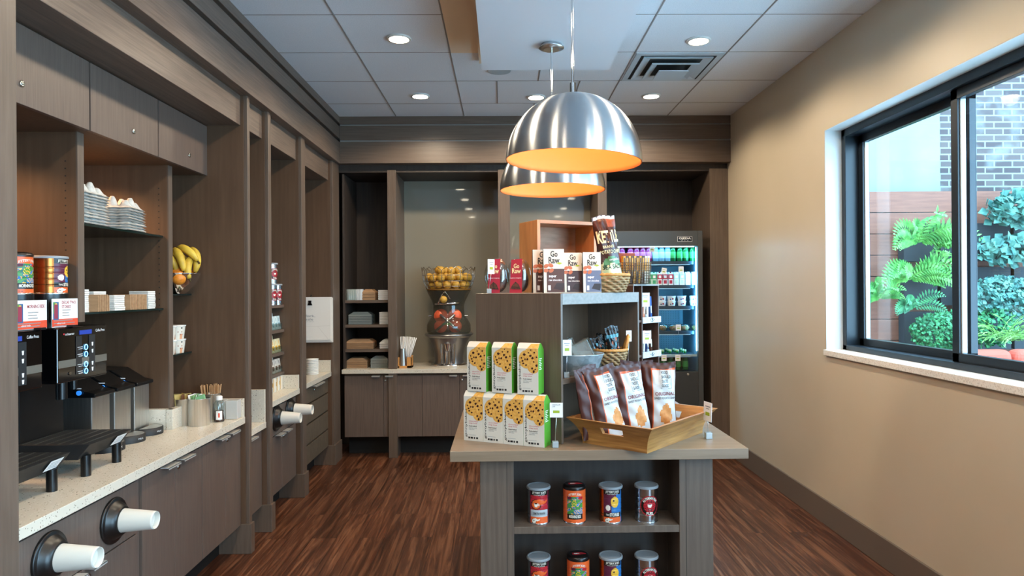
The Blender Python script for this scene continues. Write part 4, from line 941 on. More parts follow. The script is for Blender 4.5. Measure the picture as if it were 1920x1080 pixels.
X6 = lambda px: at(px, 600, Y=6.45).x
kg = 'kraft boxes on the back shelf unit'; wg = 'white folded boxes on the back shelf unit'; cg = 'clear lids and boxes on the back shelf unit'
pbox(X6(676), X6(704), 1.475, .075, KRAFT, 'kraft_box', 'kraft box on the top shelf of the back unit', 'box', kg, n_=3)
pbox(X6(646), X6(700), 1.013, .06, KRAFT, 'kraft_box', 'wide kraft box on the lowest shelf of the back unit', 'box', kg, n_=4)
pbox(X6(647), X6(688), .831, .065, KRAFT, 'kraft_box', 'kraft box on the back worktop under the shelves', 'box', kg, n_=4)
pbox(X6(709), X6(730), 1.475, .095, PAPER, 'white_box', 'white folded box at the right of the top back shelf', 'box', wg, n_=5, lid=False)
pbox(X6(711), X6(731), 1.244, .115, PAPER, 'white_box', 'white folded box at the right of the middle back shelf', 'box', wg, n_=8, lid=False)
pbox(X6(711), X6(731), 1.013, .055, PAPER, 'white_box', 'white folded box at the right of the lowest back shelf', 'box', wg, n_=3)
TINT = clear('greenish_clear_plastic', '#e2ebe6', .2, .12, .3)
pbox(X6(653), X6(697), 1.244, .09, TINT, 'clear_container', 'greenish clear container on the middle back shelf', 'container', cg, n_=6)
pbox(X6(694), X6(727), .831, .085, TINT, 'clear_container', 'greenish clear container on the back worktop beside the kraft boxes', 'container', cg, n_=6)
for k in range(6):
    q = MB(TINT if k < 4 else LIGHTG); q.smooth = True; x = X6(654 + k * 4.2); q.at((x, 6.47, 1.475)).lathe([(.028, 0), (.031, .1), (.029, .103), (.02, .1)], 20)
    tag(q.build('clear_lid_stack'), 'clear or silvery lid sleeve, %s from the left on the top back shelf' % ORD[k], 'lid sleeve', cg)
# straw caddy
WB = mat('bamboo_caddy', '#c88b4c', .5); xa, xb = at(740, 670, Y=6.44).x, at(772, 670, Y=6.44).x; z0 = .8305
t = thing('straw_caddy', 'bamboo caddy holding a steel tumbler and white straws', 'caddy', ((xa + xb) / 2, 6.49, z0)); xm = (xa + xb) / 2
q = MB(WB); q.box(xa, xb, 6.43, 6.55, z0, z0 + .02).box(xa, xa + .045, 6.43, 6.44, z0, z0 + .10).box(xb - .045, xb, 6.43, 6.44, z0, z0 + .10).box(xa, xb, 6.54, 6.55, z0, z0 + .11).box(xa, xa + .008, 6.43, 6.55, z0, z0 + .105).box(xb - .008, xb, 6.43, 6.55, z0, z0 + .105); q.build('caddy_box', t, .001)
q = MB(STEEL); q.smooth = True; q.cyl((xm - .005, 6.46, z0 + .021), .033, .16, 24, r2=.022); tag(q.build('steel_tumbler'), 'tapered steel tumbler standing in the bamboo caddy', 'tumbler')
for k in range(14):
    q = MB(PAPER); q.smooth = True; a = -.05 + k * .028; b = Vector((xm - .02 + k * .0042, 6.505 + .008 * (k % 3), z0 + .022)); q.tube([b, b + Vector((math.sin(a) * .27, .004 * (k % 4 - 2), .27 * math.cos(a)))], .0036, 6)
    tag(q.build('straw'), 'white paper straw fanned out in the bamboo caddy', 'straw', 'white paper straws in the caddy')
# ================================================================ ORANGE JUICER
JX, JY, JZ = at(842, 680, Y=6.64).x, 6.64, .8305
DST = mat('dark_steel', '#9c9b9a', .3, .9); PEELM = mat('squeezer_orange', '#e0603a', .45)
t = thing('orange_juicer', 'tall chrome and smoked plastic orange juicer with a wire hopper', 'juicer', (JX, JY, JZ)); L_ = lambda z: JZ + z
q = MB(CHROME); q.smooth = True; q.at((JX, JY, JZ)).lathe([(.17, 0), (.18, .012), (.17, .022), (.15, .026)], 40); q.build('foot', t)
q = MB(DST); q.smooth = True; q.at((JX, JY, JZ)).lathe([(.15, .02), (.14, .06), (.145, .13), (.165, .2), (.195, .265), (.2, .28)], 40); bd = q.build('stand', t)
q = MB(CHROME); q.smooth = True
for dx in (-.055, .055): q.cyl((JX + dx, JY - .15, L_(.03)), .016, .21, 14)
q.cyl((JX, JY - .155, L_(.03)), .03, .12, 20); q.build('cup_column', t)
q = MB(CHROME); q.smooth = True; q.at((JX, JY - .16, L_(.19))).lathe([(.02, -.035), (.03, .0), (.038, .035)], 20); q.build('juice_tap', t)
q = MB(DST); q.smooth = True; q.at((JX, JY, JZ)).lathe([(.2, .275), (.235, .30), (.232, .312), (.19, .305)], 40); q.build('drip_ledge', t)
q = MB(SMOKE); q.smooth = True; q.at((JX, JY, JZ)); q.lathe([(.2, .31), (.215, .34), (.212, .40), (.185, .45), (.155, .48), (.15, .52), (.15, .585)], 40, cap=(False, False)); q.build('smoked_cover', t)
for dx, dz in ((-.066, .485), (.066, .485), (-.07, .385), (.07, .385)):
    q = MB(PEELM); q.smooth = True; q.cyl((JX + dx, JY - .115, L_(dz)), .066 if dz > .4 else .06, .05, 30, axis='Y'); q.lathe([(.062, 0), (.05, -.014), (.03, -.024), (0.001, -.03)], 26, c=(JX + dx, JY - .115, L_(dz)), axis='Y', cap=(False, False)); q.build('squeezing_drum', t)
for sg in (1, -1):
    q = MB(DST); q.smooth = True; q.tube([(JX - sg * .07, JY - .162, L_(.50)), (JX + sg * .11, JY - .165, L_(.345))], .012, 8); q.build('cross_bar', t)
q = MB(mat('green_print', '#4fae5c', .5)); q.text('ZUMEX', .085, .016, None, lambda x, z: (JX + x, JY - .178, L_(.41) + z), .03); q.build('name_plate', t)
q = MB(SMOKE); q.smooth = True; q.at((JX, JY, JZ)).lathe([(.15, .585), (.155, .60), (.16, .62), (.2, .70), (.215, .73)], 40, cap=(True, False)); q.build('feed_chute', t)
q = MB(CHROME); q.smooth = True; q.tube([(JX - .09, JY - .17, L_(.6)), (JX - .05, JY - .19, L_(.69)), (JX - .02, JY - .185, L_(.72)), (JX + .03, JY - .18, L_(.65))], .007, 8).tube([(JX - .12, JY - .15, L_(.60)), (JX + .12, JY - .15, L_(.61))], .01, 8); q.build('feed_gate', t)
q = MB(CHROME); q.smooth = True; q.cyl((JX - .19, JY - .06, L_(.485)), .008, .03, 10, axis='X').cyl((JX + .16, JY - .06, L_(.485)), .008, .03, 10, axis='X'); q.build('side_knob', t)
WIRE = mat('chrome_wire', '#b9b5ac', .25, 1)
q = MB(WIRE); q.smooth = True
prof = [(.205, .725), (.225, .77), (.245, .82), (.255, .875), (.258, .92)]
for r_, z in (prof[1], prof[2], prof[3]): q.tube([(JX + r_ * math.cos(a), JY + r_ * math.sin(a), L_(z)) for a in [2 * PI * k / 40 for k in range(40)]], .0028, 5, True)
for k in range(18):
    a = 2 * PI * k / 18; b = a + 2 * PI / 36
    q.tube([(JX + r_ * math.cos(a), JY + r_ * math.sin(a), L_(z)) for r_, z in prof] + [(JX + .262 * math.cos(b), JY + .262 * math.sin(b), L_(.955))] + [(JX + r_ * math.cos(2 * b - a), JY + r_ * math.sin(2 * b - a), L_(z)) for r_, z in prof[::-1]][:2], .0028, 5)
q.build('wire_hopper', t)
q = MB(mat('amber_tray', '#9a6a2a', .35)); q.smooth = True; q.at((JX, JY, JZ)).lathe([(.15, .722), (.214, .735), (.218, .745), (.1, .735)], 36); q.build('hopper_floor', t)
YO = noisy('juicing_orange', '#b9892e', '#d6a545', (1, 1, 1), 40, 3, .5, .1, .3, .7); cnt = 0; oo = None
for ly, (z, R_, n_) in enumerate(((.785, .165, 12), (.785, .07, 5), (.855, .19, 13), (.86, .09, 6), (.925, .10, 6))):
    for k in range(n_):
        a = 2 * PI * (k + .5 * (ly % 2)) / n_ + ly; loc = (JX + R_ * math.cos(a), JY + R_ * math.sin(a), L_(z) + rnd(-.008, .008))
        if oo is None:
            q = MB(YO); q.smooth = True; q.sphere(loc, .04, 18, 12); oo = q.build('orange', origin=loc); o = oo
        else: o = oo.copy(); coll.objects.link(o); o.location = loc; o.rotation_euler = (rnd(0, 3), rnd(0, 3), 0)
        tag(o, 'yellow orange heaped in the wire hopper on top of the juicer', 'orange', 'oranges in the juicer hopper')
q = MB(YO); q.smooth = True; q.sphere((JX - .035, JY - .175, L_(.645)), .035); tag(q.build('orange'), 'single orange resting in the feed gate of the juicer', 'orange')
# ================================================================ ISLAND RISER
RZ = 1.55
RC = Vector((.25, 2.912, 0)); RA = math.radians(48.5); LU, LV = .66, .504; RM = Matrix.Translation(RC) @ Matrix.Rotation(RA, 4, 'Z')
def RP(u, v, z=0): return RM @ Vector((u, v, z))
def rbx(m, *b): q = MB(m); q.M = RM; [q.box(*k) for k in b]; return q
rc_ = RP(LU / 2, LV / 2, TB)
rs = thing('display_riser', 'taupe oak riser turned cornerwise on the island, with an open cubby', 'display riser', rc_, RA)
GRT = noisy('daylit_grey_oak', '#75706a', '#86817b', (10, 1, 14), 5, 5, .4, .05, .3, .7)  # oak greyed in its colour to stand in for blue window light
rbx(WOODV, (0, .014, 0, LV, TB + .001, RZ - .001)).build('side_panel', rs, .001)
rbx(WOODV, (LU - .014, LU, 0, LV, TB + .001, RZ - .05)).build('side_panel', rs, .001)
rbx(GRT, (.014, LU, 0, LV, RZ - .05, RZ)).build('top_slab', rs, .0015)
rbx(WOODX, (.014, LU - .014, .004, .30, 1.155, 1.178)).build('cubby_shelf', rs, .001)
rbx(NICHE, (.014, LU - .014, .30, .315, TB + .001, RZ - .05), (.014, LU - .014, LV - .012, LV, TB + .001, RZ - .05)).build('back_panel', rs)
# ---------------------------------------------------------------- price cards on little stands
GRN = mat('price_green', '#9fb02c', .6); CLP = mat('frosted_acrylic', '#aab4b8', .25, .2)
def price(px, py, Y, z0, w_, h_, base_px, label, rz=0, tilt=0, group='price cards on little stands', txt=None, bs=.022):
    c = at(px, py, Y=Y); b = at(base_px, 540, Y=Y); t = thing('price_card', label, 'price card', (b.x, Y, z0), 0, group)
    q = MB(PAPER); q.at((c.x, Y, c.z), rz=rz, ry=tilt); q.box(-w_ / 2, w_ / 2, -.0008, .0008, -h_ / 2, h_ / 2)
    q.use(GRN).box(-w_ * .25, w_ * .25, -.0013, -.0008, -h_ * .2, -h_ * .02); q.use(GREY)
    if txt: q.text(txt, w_ * .62, h_ * .2, INK, lambda x, z: (x, -.0013, h_ * .3 + z))
    else: q.box(-w_ * .3, w_ * .3, -.0013, -.0008, h_ * .25, h_ * .3).box(-w_ * .2, w_ * .2, -.0013, -.0008, h_ * .14, h_ * .18)
    q.build('card', t)
    q = MB(ALU); q.smooth = True; q.tube([(b.x, Y + .003, z0 + bs), ((b.x + c.x) / 2, Y + .003, (z0 + c.z) / 2), (c.x, Y + .002, c.z - h_ * .42)], .0016, 6); q.build('stem', t)
    bx(CLP, (b.x - bs / 2, b.x + bs / 2, Y - bs / 2, Y + bs / 2, z0, z0 + bs)).build('base', t, .002)
    return t
price(1043, 769, 2.865, TB, .055, .062, 1039, 'white price card standing right of the cookie boxes', -.1, 0, txt='CHOCOLATE\nCHIP', bs=.026)
price(1327, 772, 3.0, TB, .052, .085, 1326, 'edge-on price card standing at the right corner of the island top', -1.15, .06, bs=.028)
price(921, 500, 3.225, RZ, .05, .07, 917, 'tilted price card in front of the left red package', .9, 0, bs=.022)
price(1063, 652, 2.985, 1.178, .042, .07, 1061, 'price card before the galvanized tub', .2, 0, bs=.024)
price(1179, 630, 3.37, 1.178, .03, .055, 1177, 'price card behind the handled wicker basket', .3, 0, bs=.026)
# ---------------------------------------------------------------- cookie boxes
CKB = mat('box_white', '#cfc9bd', .55); CKG = mat('box_green', '#4f9427', .5); COOK = noisy('cookie_gold', '#c98c35', '#e0ac55', (1, 1, 1), 120, 4, .7, 0, .3, .7); CHIP = mat('choc_chip', '#3b1710', .5); PINK = mat('pink_text', '#c96a78', .6)
def cookie_box(label):
    W_, H_, D_ = .0955, .218, .073; t = thing('cookie_box', label, 'cookie box', (0, 0, 0), 0, 'white and green boxes of chocolate chip cookies')
    pr = [(0, 0), (0, H_ * .9), (D_ * .28, H_), (D_ * .5, H_), (D_, H_ * .86), (D_, 0)]    # y, z outline
    q = MB(CKB); q.add([(0, y, z) for y, z in pr], [(5, 4, 3, 2, 1, 0)]); q.use(CKG).add([(W_, y, z) for y, z in pr], [(0, 1, 2, 3, 4, 5)])
    for k in range(6):
        a, b = pr[k], pr[(k + 1) % 6]; q.use(CKB if k in (0, 1, 2, 5) else CKG); q.add([(0, *a), (W_, *a), (W_, *b), (0, *b)], [(0, 1, 2, 3)])
    q.build('carton', t)
    def fr(x, z, k=.0005):           # front face, folded back over the sloping top
        if z < H_ * .9: return (x, -k, z)
        s_ = (z - H_ * .9) / (H_ * .1); return (x, s_ * D_ * .28 - k, H_ * .9 + s_ * H_ * .1 + k)
    q = MB(COOK)
    def ccl(cx_, cz_, r_, k):
        for i in range(12):
            for j in range(4):
                pass
        n_ = 28; pts = []
        for i in range(n_):
            a = 2 * PI * i / n_; x = min(W_ - .0006, cx_ + r_ * math.cos(a)); z = cz_ + r_ * math.sin(a) * 1.1; pts.append((x, min(z, H_ * .9 - .0004)))
        q.add([(x, -k, z) for x, z in pts], [tuple(range(n_))])
    ccl(.043, .150, .036, .0006); ccl(.072, .176, .036, .0007); ccl(.074, .122, .029, .0008); ccl(.06, .14, .03, .0009)
    q.add([fr(.045, H_ * .9), fr(W_ - .0006, H_ * .9), fr(W_ - .0006, H_ * .985), fr(.058, H_ * .985)], [(0, 1, 2, 3)])
    q.use(CHIP); rr = random.Random(4)
    for (x, z) in [(.02, .155), (.033, .17), (.047, .15), (.028, .132), (.04, .125), (.06, .165), (.078, .18), (.062, .19), (.088, .16), (.075, .14), (.068, .112), (.082, .108), (.075, .098), (.052, .178), (.088, .125), (.036, .15), (.025, .143), (.07, .155)]:
        s_ = .0032 + rr.random() * .0028; pts = [(x + s_ * math.cos(a) * (.7 + rr.random() * .6), z + s_ * math.sin(a) * (.7 + rr.random() * .6)) for a in [PI * k / 3.5 for k in range(7)]]
        q.add([(min(a, W_ - .0007), -.0013, min(b, H_ * .9 - .0005)) for a, b in pts], [tuple(range(7))])
    q.text('ginnybakes', .125, .0125, INK, lambda x, z: (.012 - z, -.0007, .078 + x), .004)
    q.text('chocolate\nchip love', .045, .017, PINK, lambda x, z: (.048 + x, -.0007, .082 + z), .003); q.text('fresh-baked', .038, .006, INK, lambda x, z: (.045 + x, -.0007, .066 + z), .01); q.text('outrageously\ndelicious', .04, .011, GREY, lambda x, z: (.046 + x, -.0007, .055 + z))
    q.use(INK)
    for x, s_ in ((.027, .004), (.04, .006), (.053, .003), (.066, .0045)): q.box(x - s_, x + s_, -.0007, -.0003, .010, .018)
    q.use(GREY).box(.024, .06, -.0006, -.0003, .026, .027)
    q.use(PAPER)
    for k in range(7): q.box(W_, W_ + .0005, .012, .045 - (k % 3) * .006, .15 - k * .0075, .153 - k * .0075)
    q.build('printed_front', t); return t
cb_ = None; ux = Vector((math.cos(math.radians(-25.1)), math.sin(math.radians(-25.1)), 0)); uy = Vector((-ux.y, ux.x, 0)); o0 = Vector((-.1755, 3.017, TB + .0005))
for i in range(4):
    lb = 'green and white cookie box, %s in the lower row of four' % ['leftmost', 'second from the left', 'third from the left', 'rightmost'][i]
    if cb_ is None: cb_ = cookie_box(lb)
    o = cb_ if i == 0 else dup(cb_, (0, 0, 0), None, lb)
    o.location = o0 + ux * (.0962 * i); o.rotation_euler = (0, 0, math.radians(-25.1))
for i in range(3):
    lb = 'green and white cookie box, %s in the upper row of three' % ['left', 'middle', 'right'][i]
    o = dup(cb_, o0 + ux * (.012 + .1235 * i * .99) + uy * .012 + Vector((0, 0, .2182)), math.radians(-25.1 - [2, 0, -3][i]), lb)
# ---------------------------------------------------------------- wooden tray with sweet potato chips
TF = Vector((.58, 2.735, TB + .0005)); tu = Vector((math.cos(math.radians(48.5)), math.sin(math.radians(48.5)), 0)); tv = Vector((-tu.y, tu.x, 0)); TL, TW, TH = .51, .315, .112
t = thing('wooden_tray', 'flared acacia tray with a slot handle, full of chip bags', 'tray', TF + tu * TL / 2 + tv * TW / 2, math.radians(48.5))
TM = Matrix.Translation(TF) @ Matrix.Rotation(math.radians(48.5), 4, 'Z')
def flare(s_): return .052 * (s_ ** 2.2)
def tray_side(along_x, far):
    q = MB(TRAYW); q.M = TM; n_ = 8; th = .014
    for i in range(n_):
        a, b = i / n_, (i + 1) / n_; fa, fb = flare(a), flare(b); za, zb = a * TH, b * TH
        def ring_(f_, z, ins):
            f_ = f_ - ins; x0, x1, y0, y1 = -f_, TL + f_, -f_, TW + f_
            return {('x', 0): ((x0, y0, z), (x1, y0, z)), ('x', 1): ((x1, y1, z), (x0, y1, z)), ('y', 0): ((x0, y1, z), (x0, y0, z)), ('y', 1): ((x1, y0, z), (x1, y1, z))}['x' if along_x else 'y', far]
        A, B, A2, B2 = ring_(fa, za, 0), ring_(fb, zb, 0), ring_(fa, za, th), ring_(fb, zb, th)
        slot = (not along_x) and i in (4, 5)
        def seg(t0, t1):
            L = lambda P, t_: tuple(P[0][k] + (P[1][k] - P[0][k]) * t_ for k in range(3))
            v = [L(A, t0), L(A, t1), L(B, t1), L(B, t0), L(A2, t0), L(A2, t1), L(B2, t1), L(B2, t0)]
            q.add(v, [(0, 1, 2, 3), (7, 6, 5, 4), (3, 2, 6, 7), (0, 4, 5, 1), (0, 3, 7, 4), (1, 5, 6, 2)])
        if slot: seg(0, .36); seg(.66, 1)
        else: seg(0, 1)
    q.build('side_panel', t)
for a_ in (True, False):
    for f_ in (0, 1): tray_side(a_, f_)
q = MB(TRAYW); q.M = TM; q.box(0, TL, 0, TW, 0, .012); q.build('tray_base', t)
def bag_mesh(name, W_, H_, T_, paint, M, texts=(), nu=34, nv=44, seed=1, back=None, crimp=.05):
    r_ = random.Random(seed); ph = [r_.uniform(0, 6) for _ in range(8)]
    def base_(u, v, sg):
        wv = W_ * (1 - .10 * math.sin(PI * v) ** 1.0 + .03 * math.sin(v * 9 + ph[0]) * .5)
        t_ = T_ * (math.sin(PI * min(1, max(0, u))) ** .55) * (min(1, (1 - v) * 3.0) ** .8) * min(1, .55 + v * 3)
        wr = .0035 * math.sin(u * 13 + v * 9 + ph[1]) * math.sin(v * 17 + ph[2]) + .003 * math.sin(u * 27 + ph[3] + v * 6) * (v > .7) * (v < 1 - crimp)
        if v > 1 - crimp: t_ *= .15; wr = .0015 * math.sin(u * 30 + ph[4])
        return ((u - .5) * wv, sg * t_ + (wr if sg < 0 else wr * .7), v * H_ + .004 * math.sin(u * 7 + ph[5]) * (v > .9))
    q = MB(MC['white_paper']); q.M = M; q.smooth = True
    q.grid(lambda u, v: base_(u, v, -1), nu, nv, paint); q.grid(lambda u, v: base_(1 - u, v, 1), nu // 2, nv // 2, back or paint)
    q.smooth = False
    for (s_, w_, h_, m_, cx_, cz_, bold) in texts:
        def f_(x, z):
            b = base_((cx_ + x) / W_ + .5, (cz_ + z) / H_, -1); return (cx_ + x, b[1] - .0018, cz_ + z)
        if s_ == '#':
            q.use(m_)
            for (a, b, c_, d_) in ((-w_ / 2, w_ / 2, h_ / 2 - .0012, h_ / 2), (-w_ / 2, w_ / 2, -h_ / 2, -h_ / 2 + .0012), (-w_ / 2, -w_ / 2 + .0012, -h_ / 2, h_ / 2), (w_ / 2 - .0012, w_ / 2, -h_ / 2, h_ / 2)): q.add([f_(a, c_), f_(b, c_), f_(b, d_), f_(a, d_)], [(0, 1, 2, 3)])
        else: q.text(s_, w_, h_, m_, f_, bold)
    return q
BRN = mat('bag_brown', '#42190f', .45); ORL = mat('bag_orange_line', '#c85a2a', .4); BGW = mat('bag_white', '#c2c4c3', .35); CHP = noisy('chip_tan', '#b87435', '#cf9150', (1, 1, 1), 60, 4, .6, 0, .3, .7); MAR = mat('maroon_text', '#7a2430', .5)
def p_chips(u, v):
    if u < .27 or v > .90 or u > .985: return BRN
    if u < .295 or v > .885: return ORL
    d = math.hypot((u - .66) * 1.0, (v - .24) * 1.45) + .02 * math.sin(8 * math.atan2(v - .24, u - .66)) - .05 * (v > .24) * (abs(u - .68) < .08)
    if d < .19: return CHP
    return BGW
def p_chipb(u, v):
    if .2 < u < .8 and .1 < v < .75: return ORL if .38 < v < .41 else BGW
    return BRN
SL = 'silver'
tx = [('#', .052, .085, INK, .028, .235, 0), ('FOOD\nSHOULD\nTASTE\nGOOD', .043, .072, INK, .028, .235, .01), ('ORIGINAL', .092, .016, MAR, .022, .170, .01), ('SWEET POTATO CHIPS', .098, .0095, INK, .022, .150, .01)]
def chipbag(u, v, rz, lean, roll, label, seed):
    p = TF + tu * u + tv * v; M = Matrix.Translation((p.x, p.y, TB + .022)) @ Matrix.Rotation(rz, 4, 'Z') @ Matrix.Rotation(roll, 4, 'Y') @ Matrix.Rotation(lean, 4, 'X')
    q = bag_mesh('chip_bag', .165, .31, .030, p_chips, M, tx, seed=seed, back=p_chipb); o = q.build('chip_bag'); tag(o, label, 'chip bag', 'brown and white bags of sweet potato chips in the tray')
chipbag(.335, .125, .02, -.05, .0, 'sweet potato chip bag at the right, its front in full view', 3)
chipbag(.195, .165, .35, -.10, -.12, 'sweet potato chip bag in the middle, turned to show its brown side', 5)
chipbag(.095, .215, .45, -.16, -.16, 'sweet potato chip bag left of the middle, tipped over to the left', 8)
chipbag(.06, .29, .8, -.10, -.10, 'leftmost sweet potato chip bag, seen mostly from its side', 11)
chipbag(.33, .245, .2, -.02, .03, 'sweet potato chip bag at the back of the tray behind the right one', 14)
# ---------------------------------------------------------------- galvanized tub and its clear boxes
GALV = noisy('galvanized_zinc', '#8f9ba0', '#b4bfc3', (1, 1, 1), 42, 3, .4, .05, .2, .8, metal=.25, kind='voronoi')
t = thing('galvanized_tub', 'low oval galvanized metal tub on the cubby shelf', 'tub', (.345, 3.12, 1.178))
q = MB(GALV); q.smooth = True; q.M = Matrix.Translation((.345, 3.12, 1.1785)) @ Matrix.Diagonal((1.0, .9, 1, 1)); q.lathe([(.085, 0), (.118, .088), (.121, .09), (.121, .094), (.116, .092), (.084, .004), (.001, .004)], 40, cap=(True, False)); q.build('tub_body', t)
def clambox(x, y, ry, label, seed):
    t = thing('clear_clamshell', label, 'clear box', (x, y, 1.185), 0, 'clear boxes in the galvanized tub'); M = Matrix.Translation((x, y, 1.186)) @ Matrix.Rotation(.25, 4, 'Z') @ Matrix.Rotation(ry, 4, 'Y')
    q = MB(clear('clamshell_clear', '#e4e2dc', .16, .08, .16)); q.M = M; q.box(-.045, .045, -.02, .02, 0, .15); q.build('shell', t, .004, 3)
    q = MB(PLAST); q.M = M; q.box(.046, .052, -.026, .026, -.002, .155); q.box(-.05, .05, -.026, -.022, .148, .156); q.build('flange', t)
    q = MB(mat('granola', '#6e4424', .8)); q.M = M; rr = random.Random(seed); q.smooth = True
    for k in range(24): q.sphere((rr.uniform(-.035, .035), rr.uniform(-.012, .012), rr.uniform(.01, .05)), .008, 7, 5)
    q.build('granola_filling', t)
clambox(.325, 3.10, -.42, 'left clear box of granola leaning in the tub', 1); clambox(.405, 3.11, -.46, 'right clear box of granola leaning in the tub', 2)
# ---------------------------------------------------------------- wicker baskets
WK1 = noisy('wicker_tan', '#8a6a45', '#b08f63', (1, 1, 1), 50, 3, .7, .2, .3, .7); WK2 = noisy('wicker_rim', '#b0773a', '#cf9650', (1, 1, 1), 50, 3, .6, .2, .3, .7)
def wicker(cx_, cy_, z0, r0, r1, h, label, handle=False):
    t = thing('wicker_basket', label, 'basket', (cx_, cy_, z0), 0, 'wicker baskets on the island'); q = MB(WK1); q.smooth = True; rows = max(4, int(h / .0125)); ns = 14
    q.cyl((cx_, cy_, z0), r0, .004, 24)
    for k in range(rows):
        z = z0 + .007 + k * (h - .012) / rows; R_ = r0 + (r1 - r0) * k / rows
        q.tube([(cx_ + (R_ + .0045 * math.sin(ns * a / 1 + PI * (k % 2))) * math.cos(a), cy_ + (R_ + .0045 * math.sin(ns * a + PI * (k % 2))) * math.sin(a), z + .0025 * math.sin(ns * a + 1.2 + PI * (k % 2))) for a in [2 * PI * i / 84 for i in range(84)]], .0068, 6, True)
    w = q.build('woven_body', t)
    q = MB(WK2); q.smooth = True; n_ = 96
    q.tube([(cx_ + r1 * math.cos(2 * PI * i / n_), cy_ + r1 * math.sin(2 * PI * i / n_), z0 + h) for i in range(n_)], lambda s_: .0075 + .0014 * math.sin(s_ * 2 * PI * 34), 8, True); q.build('rim', t)
    if handle:
        q = MB(WK2); q.smooth = True; q.tube([(cx_ + r1 - .01, cy_ - .03, z0 + h), (cx_ + r1 + .004, cy_ - .022, z0 + h + .045), (cx_ + r1 + .008, cy_, z0 + h + .065), (cx_ + r1 + .004, cy_ + .022, z0 + h + .045), (cx_ + r1 - .01, cy_ + .03, z0 + h)], .008, 8); q.build('handle', t)
    return t
b1 = at(1136, 548, Y=3.31); wicker(b1.x, 3.31, RZ + .0005, .088, .112, .084, 'round wicker basket on top of the riser holding the potato chip bag')
b2 = at(1142, 684, Y=3.29); wicker(b2.x, 3.29, 1.1785, .06, .085, .095, 'small wicker basket with a loop handle inside the cubby', True)
BKF = mat('black_foil', '#0d0d11', .25); BT = mat('teal_print', '#4f8fa0', .4); BO_ = mat('coral_print', '#b86a4e', .4)
def p_blk(u, v):
    k = math.sin(u * 17 + v * 9) + math.sin(v * 23 - u * 7)
    if .15 < u < .85 and .1 < v < .8:
        if k > 1.15: return BT
        if k < -1.45: return BO_
    return BKF
def p_blk2(u, v): return MC['cream_print'] if .2 < u < .8 and .3 < v < .7 and int(v * 60) % 5 == 0 and int(u * 40) % 3 else (BT if v < .2 or (.72 < v < .8) else p_blk(u, v))
mat('cream_print', '#b9b29a', .5)
for i, (dx, dy, h_, rz, ry, lb, pf) in enumerate(((-.035, -.01, .14, .3, -.25, 'glossy black snack bag at the left of the loop-handled basket', p_blk), (-.005, .03, .15, -.2, -.1, 'glossy black snack bag at the back of the loop-handled basket', p_blk), (.03, -.02, .19, .4, -.14, 'tall black and teal snack bag standing in the loop-handled basket', p_blk2), (-.05, .03, .13, .1, -.35, 'glossy black snack bag nearest the clear boxes', p_blk))):
    M = Matrix.Translation((b2.x + dx, 3.29 + dy, 1.20)) @ Matrix.Rotation(rz, 4, 'Z') @ Matrix.Rotation(ry, 4, 'Y'); q = bag_mesh('snack_bag', .075, h_, .016, pf, M, (), 20, 24, 30 + i); tag(q.build('snack_bag'), lb, 'snack bag', 'black snack bags in the loop-handled basket')
# potato chip bag in the riser basket
KB = mat('chip_bag_brown', '#43221a', .3); KC = mat('cream_lettering', '#e6d6a0', .5); KG = mat('green_band', '#4d7a4a', .4); KL = mat('pale_green', '#c4cfa0', .35); KO = mat('rust', '#8e3f20', .4)
def p_ket(u, v):
    d = (v - .40) + .12 * (u - .5) ** 2 * 4
    if v > .955: return MC['light_grey']
    if d > .06: return KO if (u > .55 and v > .84) else KB
    if d > -.04 and .12 < u: return KG
    if d > -.055: return KC
    return KL
M = Matrix.Translation((b1.x + .032, 3.29, RZ + .01)) @ Matrix.Rotation(.35, 4, 'Z') @ Matrix.Rotation(-.13, 4, 'Y') @ Matrix.Rotation(-.03, 4, 'X')
q = bag_mesh('potato_chip_bag', .125, .365, .034, p_ket, M, [('KETTLE', .112, .06, KC, 0, .262, .03), ('BRAND', .056, .013, KC, -.01, .213, .01), ('POTATO CHIPS', .105, .018, KC, 0, .188, .01), ('organic', .056, .014, MC['white_paper'], .012, .148, .01), ('SEA SALT', .1, .022, INK, 0, .115, .005)], seed=21, back=lambda u, v: KB)
tag(q.build('potato_chip_bag'), 'tall brown and pale green potato chip bag in the riser basket', 'chip bag')
# ---------------------------------------------------------------- maple crate
t = thing('maple_crate', 'open maple box standing on end behind the chocolate cartons', 'crate', (.1745, 3.40, RZ)); q = MB(MAPLE)
CM = Matrix.Translation((.1745, 3.36, RZ + .001)) @ Matrix.Rotation(math.radians(25), 4, 'Z'); CW, CD, CHH, th = .348, .2, .362, .017
for nm, b_, m_ in (('side_board', (0, th, 0, CD, 0, CHH), MAPLE), ('side_board', (CW - th, CW, 0, CD, 0, CHH), MAPLE), ('top_board', (th, CW - th, 0, CD, CHH - th, CHH), MAPLEX), ('bottom_board', (th, CW - th, 0, CD, 0, th), MAPLEX), ('back_board', (th, CW - th, CD - th, CD, th, CHH - th), MAPLEX)):
    q = MB(m_); q.M = CM; q.box(*b_); q.build(nm, t, .001)
